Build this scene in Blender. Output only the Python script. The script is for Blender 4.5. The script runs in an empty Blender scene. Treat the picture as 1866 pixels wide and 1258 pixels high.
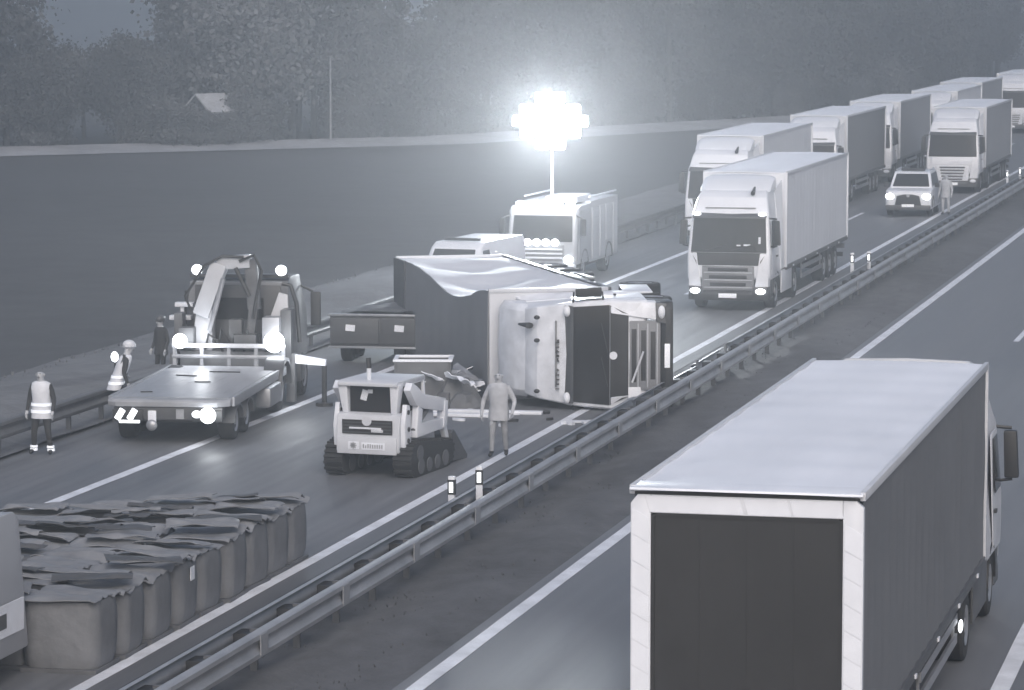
import bpy, bmesh, math, random
from math import radians as R, sin, cos, pi
from mathutils import Vector, Matrix, noise

rnd = random.Random(7)
scene = bpy.context.scene
COL = scene.collection

# ------------------------------------------------------------------ camera, sky, sun, exposure
cam_d = bpy.data.cameras.new('camera')
cam = bpy.data.objects.new('camera', cam_d)
COL.objects.link(cam)
cam.location = (0, 0, 9.3)
cam.rotation_euler = (R(90 - 5.7736), 0, R(13.3356))
cam_d.lens = 121.54
cam_d.sensor_width = 36
cam_d.clip_start = 1
cam_d.clip_end = 4000
scene.camera = cam

SUN_EL, SUN_AZ = R(38), R(160)
world = bpy.data.worlds.new('World')
scene.world = world
world.use_nodes = True
wn = world.node_tree
wn.nodes.clear()
sky = wn.nodes.new('ShaderNodeTexSky')
sky.sky_type = 'NISHITA'
sky.sun_disc = False
sky.sun_elevation = SUN_EL
sky.sun_rotation = SUN_AZ
sky.air_density = 1.0
sky.dust_density = 5.0
hs = wn.nodes.new('ShaderNodeHueSaturation')
hs.inputs['Saturation'].default_value = 0.95
bg = wn.nodes.new('ShaderNodeBackground')
bg.inputs['Strength'].default_value = 0.12
wo = wn.nodes.new('ShaderNodeOutputWorld')
wn.links.new(sky.outputs[0], hs.inputs['Color'])
wn.links.new(hs.outputs[0], bg.inputs['Color'])
wn.links.new(bg.outputs[0], wo.inputs['Surface'])

sd = bpy.data.lights.new('sun', 'SUN')
sd.energy = 1.0
sd.angle = R(50)
sd.color = (0.83, 0.90, 1.0)
sun = bpy.data.objects.new('sun', sd)
COL.objects.link(sun)
_d = Vector((sin(SUN_AZ) * cos(SUN_EL), cos(SUN_AZ) * cos(SUN_EL), sin(SUN_EL)))
sun.rotation_euler = (-_d).to_track_quat('-Z', 'Y').to_euler()
sun.location = (0, 0, 80)

scene.view_settings.view_transform = 'Standard'
scene.view_settings.look = 'None'
scene.view_settings.exposure = 0.22
scene.view_settings.gamma = 1.0
scene.view_settings.use_curve_mapping = False

# ------------------------------------------------------------------ materials
MATS = {}


def mat(name, v, rough=0.6, var=0.0, scale=4.0, bump=0.0, bscale=40.0, metal=0.0, emit=0.0, spec=0.5, tint=(0.96, 0.985, 1.06), stretch=None, coat=0.0):
    if name in MATS:
        return MATS[name]
    m = bpy.data.materials.new(name)
    m.use_nodes = True
    nt = m.node_tree
    b = nt.nodes['Principled BSDF']
    c = tuple(min(1, v * t) for t in tint)
    b.inputs['Base Color'].default_value = (*c, 1)
    b.inputs['Roughness'].default_value = rough
    b.inputs['Metallic'].default_value = metal
    b.inputs['Specular IOR Level'].default_value = spec
    b.inputs['Coat Weight'].default_value = coat
    if emit:
        b.inputs['Emission Color'].default_value = (0.93, 0.97, 1.0, 1)
        b.inputs['Emission Strength'].default_value = emit
    if var or bump:
        tc = nt.nodes.new('ShaderNodeTexCoord')
        mp = nt.nodes.new('ShaderNodeMapping')
        nt.links.new(tc.outputs['Object'], mp.inputs['Vector'])
        if stretch:
            mp.inputs['Scale'].default_value = stretch
    if var:
        n = nt.nodes.new('ShaderNodeTexNoise')
        n.inputs['Scale'].default_value = scale
        n.inputs['Detail'].default_value = 7
        n.inputs['Roughness'].default_value = 0.62
        nt.links.new(mp.outputs[0], n.inputs['Vector'])
        r = nt.nodes.new('ShaderNodeValToRGB')
        r.color_ramp.elements[0].position = 0.3
        r.color_ramp.elements[1].position = 0.7
        r.color_ramp.elements[0].color = (*[x * (1 - var) for x in c], 1)
        r.color_ramp.elements[1].color = (*[min(1, x * (1 + var)) for x in c], 1)
        nt.links.new(n.outputs['Fac'], r.inputs['Fac'])
        nt.links.new(r.outputs['Color'], b.inputs['Base Color'])
        mr = nt.nodes.new('ShaderNodeMapRange')
        mr.inputs['To Min'].default_value = max(0.03, rough - 0.12)
        mr.inputs['To Max'].default_value = min(1, rough + 0.12)
        nt.links.new(n.outputs['Fac'], mr.inputs['Value'])
        nt.links.new(mr.outputs[0], b.inputs['Roughness'])
    if bump:
        n2 = nt.nodes.new('ShaderNodeTexNoise')
        n2.inputs['Scale'].default_value = bscale
        n2.inputs['Detail'].default_value = 4
        nt.links.new(mp.outputs[0], n2.inputs['Vector'])
        bp = nt.nodes.new('ShaderNodeBump')
        bp.inputs['Strength'].default_value = bump
        bp.inputs['Distance'].default_value = 0.03
        nt.links.new(n2.outputs['Fac'], bp.inputs['Height'])
        nt.links.new(bp.outputs[0], b.inputs['Normal'])
    MATS[name] = m
    return m


M_white = mat('white paint', 0.70, 0.32, 0.05, 1.5, coat=0.3)
M_pale = mat('pale grey paint', 0.55, 0.4, 0.06, 1.5)
M_silver = mat('silver paint', 0.42, 0.35, 0.08, 2)
M_grey = mat('grey plastic', 0.2, 0.5, 0.1, 2)
M_darkpaint = mat('dark grey paint', 0.07, 0.4, 0.1, 2)
M_black = mat('black plastic', 0.025, 0.5, 0.15, 3)
M_glass = mat('dark glass', 0.025, 0.12, spec=0.35)
M_rubber = mat('tyre rubber', 0.022, 0.8, 0.2, 6, bump=0.3, bscale=30)
M_metal = mat('dull steel', 0.35, 0.42, 0.15, 4, metal=0.6)
M_galv = mat('galvanised steel', 0.30, 0.5, 0.22, 1.2, metal=0.3)
M_galvd = mat('weathered steel', 0.10, 0.6, 0.3, 2.5)
M_curt = mat('pale curtain fabric', 0.62, 0.55, 0.07, 0.7, bump=0.15, bscale=3, stretch=(1, 1, .4))
M_curtm = mat('mid grey curtain fabric', 0.27, 0.55, 0.1, 0.7, bump=0.15, bscale=3)
M_curtd = mat('dark grey curtain fabric', 0.155, 0.55, 0.1, 0.7, bump=0.15, bscale=3)
M_roof = mat('white roof sheet', 0.8, 0.45, 0.08, 0.8, stretch=(1, 0.25, 1), bump=0.1, bscale=2)
M_roofgrey = mat('grey roof sheet', 0.20, 0.5, 0.12, 0.6, bump=0.15, bscale=2)
M_door = mat('dark trailer door', 0.030, 0.45, 0.12, 0.8)
M_refl = mat('reflective white tape', 0.78, 0.4, 0.04, 4)
M_reflg = mat('reflective grey tape', 0.72, 0.45, 0.06, 4)
M_plate = mat('number plate white', 0.95, 0.4)
M_lamp = mat('lit lamp', 0.9, 0.3, emit=9)
M_dimglow = mat('dim lamp and reflector glow', 0.9, 0.3, emit=2.2)
M_flood = mat('floodlight face', 0.9, 0.3, emit=22)
M_red = mat('tail lamp lens', 0.12, 0.25)
M_asph = None
M_skin = mat('skin', 0.42, 0.6)
M_vest = mat('high visibility cloth', 0.66, 0.7, 0.08, 6, bump=0.3, bscale=12)
M_cloth = mat('dark work cloth', 0.035, 0.85, 0.2, 6, bump=0.3, bscale=14)
M_clothg = mat('grey cloth', 0.42, 0.85, 0.15, 6, bump=0.3, bscale=14)
M_boot = mat('boot leather', 0.02, 0.5)
M_helmet = mat('pale helmet', 0.6, 0.3)
M_hair = mat('dark hair', 0.02, 0.6)
M_bag = mat('grey woven bag', 0.155, 0.75, 0.22, 2.2, bump=0.4, bscale=9)
M_sheet = mat('grey loose sheet', 0.19, 0.6, 0.25, 2.0, bump=0.5, bscale=6)
M_creaseshade = mat('sheet painted as crease shade', 0.07, 0.6, 0.25, 2.0, bump=0.5, bscale=6)
M_deck = mat('worn steel deck', 0.30, 0.42, 0.25, 1.4, bump=0.2, bscale=9)
M_trunk = mat('tree bark', 0.07, 0.9, 0.3, 3, bump=0.5, bscale=8)
M_leafs = [mat('dark foliage', 0.045, 0.8, 0.3, 0.5), mat('mid foliage', 0.08, 0.8, 0.3, 0.5), mat('pale foliage', 0.12, 0.8, 0.3, 0.5)]


def ground_mat(name, lo, hi, scale, rough, bump=0.4, bscale=6, stretch=(1, 1, 1), scale2=None, spec=0.5, rlo=None):
    m = bpy.data.materials.new(name)
    m.use_nodes = True
    nt = m.node_tree
    b = nt.nodes['Principled BSDF']
    b.inputs['Specular IOR Level'].default_value = spec
    tc = nt.nodes.new('ShaderNodeTexCoord')
    mp = nt.nodes.new('ShaderNodeMapping')
    mp.inputs['Scale'].default_value = stretch
    nt.links.new(tc.outputs['Object'], mp.inputs['Vector'])
    n = nt.nodes.new('ShaderNodeTexNoise')
    n.inputs['Scale'].default_value = scale
    n.inputs['Detail'].default_value = 8
    n.inputs['Roughness'].default_value = 0.65
    nt.links.new(mp.outputs[0], n.inputs['Vector'])
    n2 = nt.nodes.new('ShaderNodeTexNoise')
    n2.inputs['Scale'].default_value = scale2 or scale * 9
    n2.inputs['Detail'].default_value = 6
    nt.links.new(mp.outputs[0], n2.inputs['Vector'])
    mx = nt.nodes.new('ShaderNodeMath')
    mx.operation = 'ADD'
    nt.links.new(n.outputs['Fac'], mx.inputs[0])
    mul = nt.nodes.new('ShaderNodeMath')
    mul.operation = 'MULTIPLY_ADD'
    mul.inputs[1].default_value = 0.6
    mul.inputs[2].default_value = -0.3
    nt.links.new(n2.outputs['Fac'], mul.inputs[0])
    nt.links.new(mul.outputs[0], mx.inputs[1])
    r = nt.nodes.new('ShaderNodeValToRGB')
    r.color_ramp.elements[0].position = 0.3
    r.color_ramp.elements[1].position = 0.72
    t = (0.96, 0.985, 1.07)
    r.color_ramp.elements[0].color = (*[lo * k for k in t], 1)
    r.color_ramp.elements[1].color = (*[hi * k for k in t], 1)
    nt.links.new(mx.outputs[0], r.inputs['Fac'])
    nt.links.new(r.outputs['Color'], b.inputs['Base Color'])
    if rlo is not None:
        mr = nt.nodes.new('ShaderNodeMapRange')
        mr.inputs['From Min'].default_value = 0.35
        mr.inputs['From Max'].default_value = 0.65
        mr.inputs['To Min'].default_value = rlo
        mr.inputs['To Max'].default_value = rough
        nt.links.new(n.outputs['Fac'], mr.inputs['Value'])
        nt.links.new(mr.outputs[0], b.inputs['Roughness'])
    else:
        b.inputs['Roughness'].default_value = rough
    bp = nt.nodes.new('ShaderNodeBump')
    bp.inputs['Strength'].default_value = bump
    bp.inputs['Distance'].default_value = 0.05
    n3 = nt.nodes.new('ShaderNodeTexNoise')
    n3.inputs['Scale'].default_value = bscale
    n3.inputs['Detail'].default_value = 5
    nt.links.new(tc.outputs['Object'], n3.inputs['Vector'])
    nt.links.new(n3.outputs['Fac'], bp.inputs['Height'])
    nt.links.new(bp.outputs[0], b.inputs['Normal'])
    return m


# ------------------------------------------------------------------ mesh helpers
class MB:
    def __init__(s, M=None):
        s.v, s.f, s.M = [], [], M

    def add(s, vs, fs):
        n = len(s.v)
        s.v += [Vector(v) if s.M is None else s.M @ Vector(v) for v in vs]
        s.f += [[n + i for i in f] for f in fs]
        return s

    def hexa(s, p):  # 4 bottom (ccw from above), 4 top
        return s.add(p, [(3, 2, 1, 0), (4, 5, 6, 7), (0, 1, 5, 4), (1, 2, 6, 5), (2, 3, 7, 6), (3, 0, 4, 7)])

    def box(s, x0, x1, y0, y1, z0, z1):
        return s.hexa([(x0, y0, z0), (x1, y0, z0), (x1, y1, z0), (x0, y1, z0), (x0, y0, z1), (x1, y0, z1), (x1, y1, z1), (x0, y1, z1)])

    def cbox(s, c, d, rz=0, rx=0, ry=0):
        m = Matrix.Translation(c) @ Matrix.Rotation(rz, 4, 'Z') @ Matrix.Rotation(ry, 4, 'Y') @ Matrix.Rotation(rx, 4, 'X')
        a, b, e = [k / 2 for k in d]
        return s.hexa([m @ Vector(q) for q in [(-a, -b, -e), (a, -b, -e), (a, b, -e), (-a, b, -e), (-a, -b, e), (a, -b, e), (a, b, e), (-a, b, e)]])

    def bar(s, p0, p1, w, h=None):
        h = h or w
        p0, p1 = Vector(p0), Vector(p1)
        d = (p1 - p0).normalized()
        u = d.cross(Vector((0, 0, 1)))
        if u.length < 1e-3:
            u = Vector((1, 0, 0))
        u.normalize()
        n = u.cross(d)
        q = []
        for p in (p0, p1):
            q += [p - u * w / 2 - n * h / 2, p + u * w / 2 - n * h / 2, p + u * w / 2 + n * h / 2, p - u * w / 2 + n * h / 2]
        return s.add(q, [(3, 2, 1, 0), (4, 5, 6, 7), (0, 1, 5, 4), (1, 2, 6, 5), (2, 3, 7, 6), (3, 0, 4, 7)])

    def tube(s, pts, r, n=8, cap=True):
        pts = [Vector(p) for p in pts]
        rs = r if isinstance(r, (list, tuple)) else [r] * len(pts)
        vs, fs = [], []
        pu = None
        for i, p in enumerate(pts):
            d = (pts[min(i + 1, len(pts) - 1)] - pts[max(i - 1, 0)]).normalized()
            u = d.cross(Vector((0, 0, 1))) if abs(d.z) < 0.95 else d.cross(Vector((1, 0, 0)))
            u.normalize()
            if pu is not None:
                u = (pu - d * pu.dot(d)).normalized()
            pu = u
            w = d.cross(u)
            for k in range(n):
                a = 2 * pi * k / n
                vs.append(p + (u * cos(a) + w * sin(a)) * rs[i])
        for i in range(len(pts) - 1):
            for k in range(n):
                k2 = (k + 1) % n
                fs.append((i * n + k, i * n + k2, (i + 1) * n + k2, (i + 1) * n + k))
        if cap:
            fs.append(tuple(reversed(range(n))))
            fs.append(tuple(range((len(pts) - 1) * n, len(pts) * n)))
        return s.add(vs, fs)

    def rev(s, prof, c=(0, 0, 0), axis='X', n=20, cap=True):  # prof: (along axis, radius)
        vs, fs = [], []
        for a, r in prof:
            for k in range(n):
                t = 2 * pi * k / n
                if axis == 'X':
                    q = (a, r * cos(t), r * sin(t))
                elif axis == 'Y':
                    q = (r * sin(t), a, r * cos(t))
                else:
                    q = (r * cos(t), r * sin(t), a)
                vs.append(Vector(q) + Vector(c))
        m = len(prof)
        for i in range(m - 1):
            for k in range(n):
                k2 = (k + 1) % n
                fs.append((i * n + k, i * n + k2, (i + 1) * n + k2, (i + 1) * n + k))
        if cap:
            fs.append(tuple(reversed(range(n))))
            fs.append(tuple(range((m - 1) * n, m * n)))
        return s.add(vs, fs)

    def prism(s, poly, axis, a0, a1):
        n = len(poly)

        def P(q, a):
            return {'X': (a, q[0], q[1]), 'Y': (q[0], a, q[1]), 'Z': (q[0], q[1], a)}[axis]
        vs = [P(q, a0) for q in poly] + [P(q, a1) for q in poly]
        fs = [tuple(range(n)), tuple(reversed(range(n, 2 * n)))]
        fs += [(i + n, (i + 1) % n + n, (i + 1) % n, i) for i in range(n)]
        return s.add(vs, fs)

    def loft(s, rings, cap=True):
        n = len(rings[0])
        vs = [p for r in rings for p in r]
        fs = []
        for i in range(len(rings) - 1):
            for k in range(n):
                k2 = (k + 1) % n
                fs.append((i * n + k, i * n + k2, (i + 1) * n + k2, (i + 1) * n + k))
        if cap:
            fs.append(tuple(reversed(range(n))))
            fs.append(tuple(range((len(rings) - 1) * n, len(rings) * n)))
        return s.add(vs, fs)

    def grid(s, fn, nu, nv):
        vs = [fn(i / nu, j / nv) for j in range(nv + 1) for i in range(nu + 1)]
        fs = [(j * (nu + 1) + i, j * (nu + 1) + i + 1, (j + 1) * (nu + 1) + i + 1, (j + 1) * (nu + 1) + i) for j in range(nv) for i in range(nu)]
        return s.add(vs, fs)

    def ball(s, c, r, n=10, m=7):
        if not isinstance(r, (tuple, list)):
            r = (r, r, r)
        vs, fs = [], []
        for j in range(m + 1):
            t = pi * (j + 0.0) / m
            t = min(max(t, 0.05), pi - 0.05)
            for k in range(n):
                a = 2 * pi * k / n
                vs.append((c[0] + r[0] * sin(t) * cos(a), c[1] + r[1] * sin(t) * sin(a), c[2] + r[2] * cos(t)))
        for j in range(m):
            for k in range(n):
                k2 = (k + 1) % n
                fs.append((j * n + k, (j + 1) * n + k, (j + 1) * n + k2, j * n + k2))
        fs.append(tuple(range(n)))
        fs.append(tuple(reversed(range(m * n, (m + 1) * n))))
        return s.add(vs, fs)

    def mesh(s, name, bevel=0.0, smooth=35, segs=2, fix=True, solid=0.0):
        me = bpy.data.meshes.new(name)
        me.from_pydata([tuple(v) for v in s.v], [], s.f)
        bm = bmesh.new()
        bm.from_mesh(me)
        if fix:
            bmesh.ops.recalc_face_normals(bm, faces=bm.faces)
        if solid:
            bmesh.ops.solidify(bm, geom=bm.faces[:], thickness=solid)
        if bevel:
            es = [e for e in bm.edges if len(e.link_faces) == 2 and e.calc_face_angle(0) > R(25)]
            bmesh.ops.bevel(bm, geom=es, offset=bevel, segments=segs, affect='EDGES', clamp_overlap=True, profile=0.6)
        bm.to_mesh(me)
        bm.free()
        if smooth:
            for p in me.polygons:
                p.use_smooth = True
            me.set_sharp_from_angle(angle=R(smooth))
        me.update()
        return me


def link(name, me, m, parent=None, label=None, kind=None, loc=None):
    if m is not None and not me.materials:
        me.materials.append(m)
    o = bpy.data.objects.new(name, me)
    COL.objects.link(o)
    if parent is not None:
        o.parent = parent
    if label:
        o['label'] = label
    if kind:
        o['kind'] = kind
    if loc is not None:
        o.location = loc
    return o


def part(name, mb, m, parent=None, bevel=0.0, smooth=35, label=None, kind=None, solid=0.0, segs=2, loc=None):
    return link(name, mb.mesh(name, bevel, smooth, segs, solid=solid), m, parent, label, kind, loc)


CACHE = {}


def cpart(key, name, fn, m, parent, bevel=0.0, smooth=35, loc=None, label=None, solid=0.0):
    k = (key, m.name)
    if k not in CACHE:
        mb = MB()
        fn(mb)
        me = mb.mesh(name, bevel, smooth, solid=solid)
        me.materials.append(m)
        CACHE[k] = me
    return link(name, CACHE[k], None, parent, label, None, loc)


def empty(name, loc, rz=0, label=None, cat=None, group=None):
    o = bpy.data.objects.new(name, None)
    COL.objects.link(o)
    o.empty_display_size = 0.3
    o.location = loc
    o.rotation_euler = (0, 0, rz)
    tag(o, label, cat, group)
    return o


def tag(o, label=None, cat=None, group=None, kind=None):
    if label:
        o['label'] = label
    if cat:
        o['category'] = cat
    if group:
        o['group'] = group
    if kind:
        o['kind'] = kind
    return o


def kids(o):
    return [c for c in bpy.data.objects if c.parent == o]


def lerp(a, b, t):
    return a + (b - a) * t


def interp(x, pts):
    for (a, va), (b, vb) in zip(pts, pts[1:]):
        if x <= b:
            return lerp(va, vb, max(0, (x - a) / (b - a)))
    return pts[-1][1]


# ------------------------------------------------------------------ the ground and roads
LA, LB, LC, LD, LE = -16.26, -11.85, -22.8, -8.18, -4.18      # painted lines (x)
M_field = ground_mat('ploughed field soil', 0.022, 0.058, 0.03, 0.9, 0.5, 3, (1, 1, 1), 0.6)
M_verge = ground_mat('rough verge grass', 0.085, 0.14, 0.25, 0.9, 0.7, 5, (1, 1, 1), 2.0)
M_med = ground_mat('median soil and grass', 0.058, 0.12, 0.28, 0.9, 0.8, 5, (1, 0.5, 1), 2.2)
M_asph = ground_mat('worn asphalt', 0.088, 0.165, 0.75, 0.66, 0.12, 60, (1, 0.022, 1), 5, rlo=0.46, spec=0.4)
M_asphd = ground_mat('asphalt of the near carriageway', 0.128, 0.165, 0.7, 0.6, 0.12, 60, (1, 0.02, 1), 5, rlo=0.50)
M_track = ground_mat('pale gravel', 0.20, 0.34, 0.3, 0.9, 0.4, 6, (1, 1, 1), 2)
M_line = mat('road marking paint', 0.72, 0.5, 0.22, 1.5)


def sheet(name, x0, x1, y0, y1, z, m, nx=1, ny=1, fn=None):
    mb = MB()
    mb.grid(lambda u, v: (lerp(x0, x1, u), lerp(y0, y1, v), z + (fn(lerp(x0, x1, u), lerp(y0, y1, v)) if fn else 0)), nx, ny)
    o = part(name, mb, m, None, kind='structure')
    return o


sheet('field', -560, 560, -140, 780, -0.06, M_field)
sheet('verge', -31.4, -25.9, -60, 700, 0.0, M_verge, 12, 500,
      lambda x, y: (0.35 * max(0, sin((x + 31.4) / 5.5 * pi)) * (0.8 + 0.5 * noise.noise((x * .5, y * .12, 0))) + 0.05 + 0.1 * abs(noise.noise((x, y, 3)))))
sheet('road', -26.0, -15.75, -60, 700, 0.0, M_asph)
sheet('median', -15.75, -12.15, -60, 700, -0.01, M_med, 10, 700,
      lambda x, y: min(1, (x + 15.75) * 1.2, (-12.15 - x) * 1.2) * (0.10 + 0.10 * noise.noise((x * .9, y * .45, 1)) + 0.06 * noise.noise((x * 2, y * 1.5, 5))))
sheet('near_road', -12.15, -1.6, -60, 700, 0.0, M_asphd)
sheet('grass_bank', -1.6, 30, -60, 700, -0.03, M_verge)


def marking(name, x, y0, y1, w=0.18):
    mb = MB()
    n = max(1, int((y1 - y0) / 1.5))
    vs, fs = [], []
    for i in range(n + 1):
        y = lerp(y0, y1, i / n)
        a = w / 2 * (1 + 0.12 * noise.noise((y * 1.7, x, 0)))
        c = w / 2 * (1 + 0.12 * noise.noise((y * 1.7, x, 9)))
        vs += [(x - a, y, 0.005), (x + c, y, 0.005)]
    fs = [(2 * i, 2 * i + 1, 2 * i + 3, 2 * i + 2) for i in range(n)]
    mb.add(vs, fs)
    return part(name, mb, M_line, None, kind='structure')


marking('edge_line', LA, -60, 700, 0.22)
marking('edge_line', LB, -60, 700, 0.24)
marking('edge_line', LC, -60, 700, 0.24)
marking('edge_line', LE, -60, 700, 0.26)
for k in range(-2, 24):
    y = 93.5 + 18 * k
    if y > -60:
        marking('lane_dash', LD, y, y + 6, 0.16)
for k in range(-2, 24):
    y = 106 + 18 * k
    marking('lane_dash', -19.55, y, y + 6, 0.15)

# pale gravel track along the wood edge
tp = [(-130, 120), (-76.5, 187.5), (-53.2, 211), (-44.5, 233), (-33, 262), (-31.6, 300), (-31.6, 420)]
mb = MB()
vs, fs = [], []
for i, (x, y) in enumerate(tp):
    a = Vector(tp[max(i - 1, 0)])
    b = Vector(tp[min(i + 1, len(tp) - 1)])
    d = (b - a).normalized()
    n_ = Vector((-d.y, d.x))
    vs += [(x, y, 0.0), (x + n_.x * 4.5, y + n_.y * 4.5, 0.35)]
fs = [(2 * i, 2 * i + 1, 2 * i + 3, 2 * i + 2) for i in range(len(tp) - 1)]
mb.add(vs, fs)
part('track', mb, M_track, None, kind='structure')


# grass: tufts nobody could count
def tufts(name, m, n, place, h0, h1):
    vs, fs = [], []
    for i in range(n):
        x, y, z = place()
        for k in range(3):
            a = rnd.uniform(0, 2 * pi)
            h = rnd.uniform(h0, h1)
            w = h * 0.28
            dx, dy = cos(a), sin(a)
            t = rnd.uniform(-.5, .5) * h
            b = len(vs)
            vs += [(x - dx * w, y - dy * w, z), (x + dx * w, y + dy * w, z), (x + t, y + rnd.uniform(-.5, .5) * h, z + h)]
            fs.append((b, b + 1, b + 2))
    me = bpy.data.meshes.new(name)
    me.from_pydata(vs, [], fs)
    o = link(name, me, m, None, kind='stuff')
    return o


M_tuft = mat('dry grass blades', 0.11, 0.9, 0.3, 1.5)
M_tuftd = mat('dark grass blades', 0.08, 0.9, 0.3, 1.5)
o = tufts('verge_grass', M_tuft, 6000, lambda: (rnd.uniform(-31.2, -26.6), 50 + 150 * rnd.random() ** 1.2, 0.08), 0.04, 0.13)
tag(o, 'rough grass growing along the bank left of the hard shoulder', 'grass')
o = tufts('median_grass', M_tuftd, 2500, lambda: (rnd.uniform(-15.3, -12.6), 38 + 160 * rnd.random() ** 1.4, 0.05), 0.02, 0.06)
tag(o, 'short dark grass and weeds in the strip between the carriageways', 'grass')

# ------------------------------------------------------------------ woods
TREES = []


def tree_meshes(seed, h, cw, n, dens):
    r = random.Random(seed)
    tr = MB()
    tr.tube([(0, 0, -0.3), (0.05, 0, h * .3), (-0.1, 0.1, h * .6), (0.05, 0, h * .92)], [0.24, 0.19, 0.12, 0.03], 7)
    limbs = []
    for k in range(9):
        a = r.uniform(0, 2 * pi)
        z = h * r.uniform(.25, .75)
        L = cw * r.uniform(.45, .9)
        e = (cos(a) * L, sin(a) * L, z + L * r.uniform(.3, .9))
        tr.tube([(0, 0, z), (e[0] * .5, e[1] * .5, z + (e[2] - z) * .4), e], [0.09, 0.06, 0.02], 5)
        limbs.append(e)
    clumps = [(e[0], e[1], e[2], r.uniform(.7, 1.5)) for e in limbs]
    for k in range(13):
        a = r.uniform(0, 2 * pi)
        z = h * r.uniform(.22, 1.0)
        wz = cw * max(.15, sin(min(1, (z / h - .1) / .9) * pi) ** .6)
        q = wz * r.random() ** .5
        clumps.append((cos(a) * q, sin(a) * q, z, r.uniform(.6, 1.5)))
    vs, fs = [], []
    for i in range(n):
        c = clumps[r.randrange(len(clumps))]
        d = Vector((r.gauss(0, 1), r.gauss(0, 1), r.gauss(0, .8))) * c[3] * .55
        p = Vector(c[:3]) + d
        if p.z < .3:
            continue
        s = r.uniform(.07, .2)
        u = Vector((r.gauss(0, 1), r.gauss(0, 1), r.gauss(0, 1))).normalized() * s
        v = u.cross(Vector((r.gauss(0, 1), r.gauss(0, 1), r.gauss(0, 1)))).normalized() * s * .7
        b = len(vs)
        vs += [p - u, p + v, p + u, p - v]
        fs.append((b, b + 1, b + 2, b + 3))
    me = bpy.data.meshes.new('crown')
    me.from_pydata([tuple(x) for x in vs], [], fs)
    return tr.mesh('trunk'), me


for i, (h, cw, n) in enumerate([(12, 2.6, 5200), (14, 3.0, 6000), (10, 2.8, 5000), (13, 2.0, 4200), (9, 3.0, 5200), (5, 2.4, 4000)]):
    t, c = tree_meshes(40 + i, h, cw, n, 1)
    t.materials.append(M_trunk)
    c2 = [c.copy() for _ in range(2)] + [c]
    for k, mm in enumerate(M_leafs):
        c2[k].materials.append(mm)
    TREES.append((t, c2, h))


def add_tree(x, y, var, shade, sc, label, group):
    t, c, h = TREES[var]
    root = empty('tree' if var < 5 else 'bush', (x, y, 0), rnd.uniform(0, 6.28), label, 'tree' if var < 5 else 'bush', group)
    root.scale = (sc, sc, sc)
    link('trunk', t, None, root)
    link('crown', c[shade], None, root)
    return root


def edge_pt(s):   # distance along the wood edge
    d = 0
    for (a, b) in zip(tp, tp[1:]):
        A, B = Vector(a), Vector(b)
        L = (B - A).length
        if s <= d + L:
            t = (s - d) / L
            P = A.lerp(B, t)
            dr = (B - A).normalized()
            return P, Vector((-dr.y, dr.x))
        d += L
    return Vector(tp[-1]), Vector((-1, 0))


kinds_txt = ['dark broad', 'tall grey', 'round grey', 'slim open', 'low']
ANCH = ['at the left edge of the wood', 'over the standing worker', 'left of the pale roofed hut', 'behind the pale roofed hut',
        'over the recovery lorry', 'left of the thin pole', 'behind the thin pole', 'over the overturned trailer',
        'left of the floodlight', 'behind the floodlight', 'right of the floodlight', 'over the fire engine',
        'left of the lorry queue', 'over the front cab', 'over the front trailer', 'over the dark trailer',
        'over the small car', 'over the far cab', 'at the right edge']


def seen(x, y):      # where along the wood a tree shows, for naming it
    c, s_ = cos(R(13.3356)), sin(R(13.3356))
    return 933 + 6300 * (x * c + y * s_) / (y * c - x * s_)


def anchor(x, y):
    p = seen(x, y)
    far = ' and far off' if y > 275 else ''
    return 'beyond the left edge' if p < 0 else ('beyond the right edge' if p > 1890 else ANCH[min(18, int(p / 100))] + far)


s = 44.0
while s < 330:
    for row in range(5):
        P, nn = edge_pt(s + rnd.uniform(-1.5, 1.5))
        off = 6.2 + row * 5.0 + rnd.uniform(-1.6, 1.6)
        x, y = P.x + nn.x * off, P.y + nn.y * off
        p = seen(x, y)
        if p < -420 or p > 2300:
            continue
        if row == 0 and 290 < p < 410:      # the hut stands in this gap
            continue
        if 70 < p < 310:            # the lower stretch where sky shows over the tree tops
            var, sc = 4, rnd.uniform(.66, .84)
        elif 675 < p < 830:
            var, sc = rnd.choice([2, 4]), rnd.uniform(.8, .9)
        else:
            var = rnd.choice([0, 0, 1, 1, 2, 3, 3, 4]) if row < 2 else rnd.choice([0, 1, 1, 2])
            sc = rnd.uniform(.85, 1.25)
        shade = rnd.choice([0, 0, 1]) if p < 300 or p > 1250 else rnd.choice([0, 1, 1, 2])
        rowt = ['front row', 'second row', 'third row', 'fourth row', 'back row'][row]
        add_tree(x, y, var, shade, sc, '%s tree in the %s %s' % (kinds_txt[var], rowt, anchor(x, y)), 'trees of the wood beyond the field')
    s += 5.4
for i in range(96):
    P, nn = edge_pt(62 + i * 2.3 + rnd.uniform(-2, 2))
    q_ = rnd.uniform(4.8, 6.0) if i % 3 else rnd.uniform(8, 15)
    x, y = P.x + nn.x * q_, P.y + nn.y * q_
    if seen(x, y) < -60 or seen(x, y) > 1950:
        continue
    sc = rnd.uniform(.35, .8) if i % 3 else rnd.uniform(.7, 1.1)
    add_tree(x, y, 5, rnd.choice([0, 1, 2]), sc, '%s bush at the wood foot %s' % ('small' if sc < .5 else ('mid sized' if sc < .65 else 'large'), anchor(x, y)), 'bushes at the wood edge')

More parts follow.
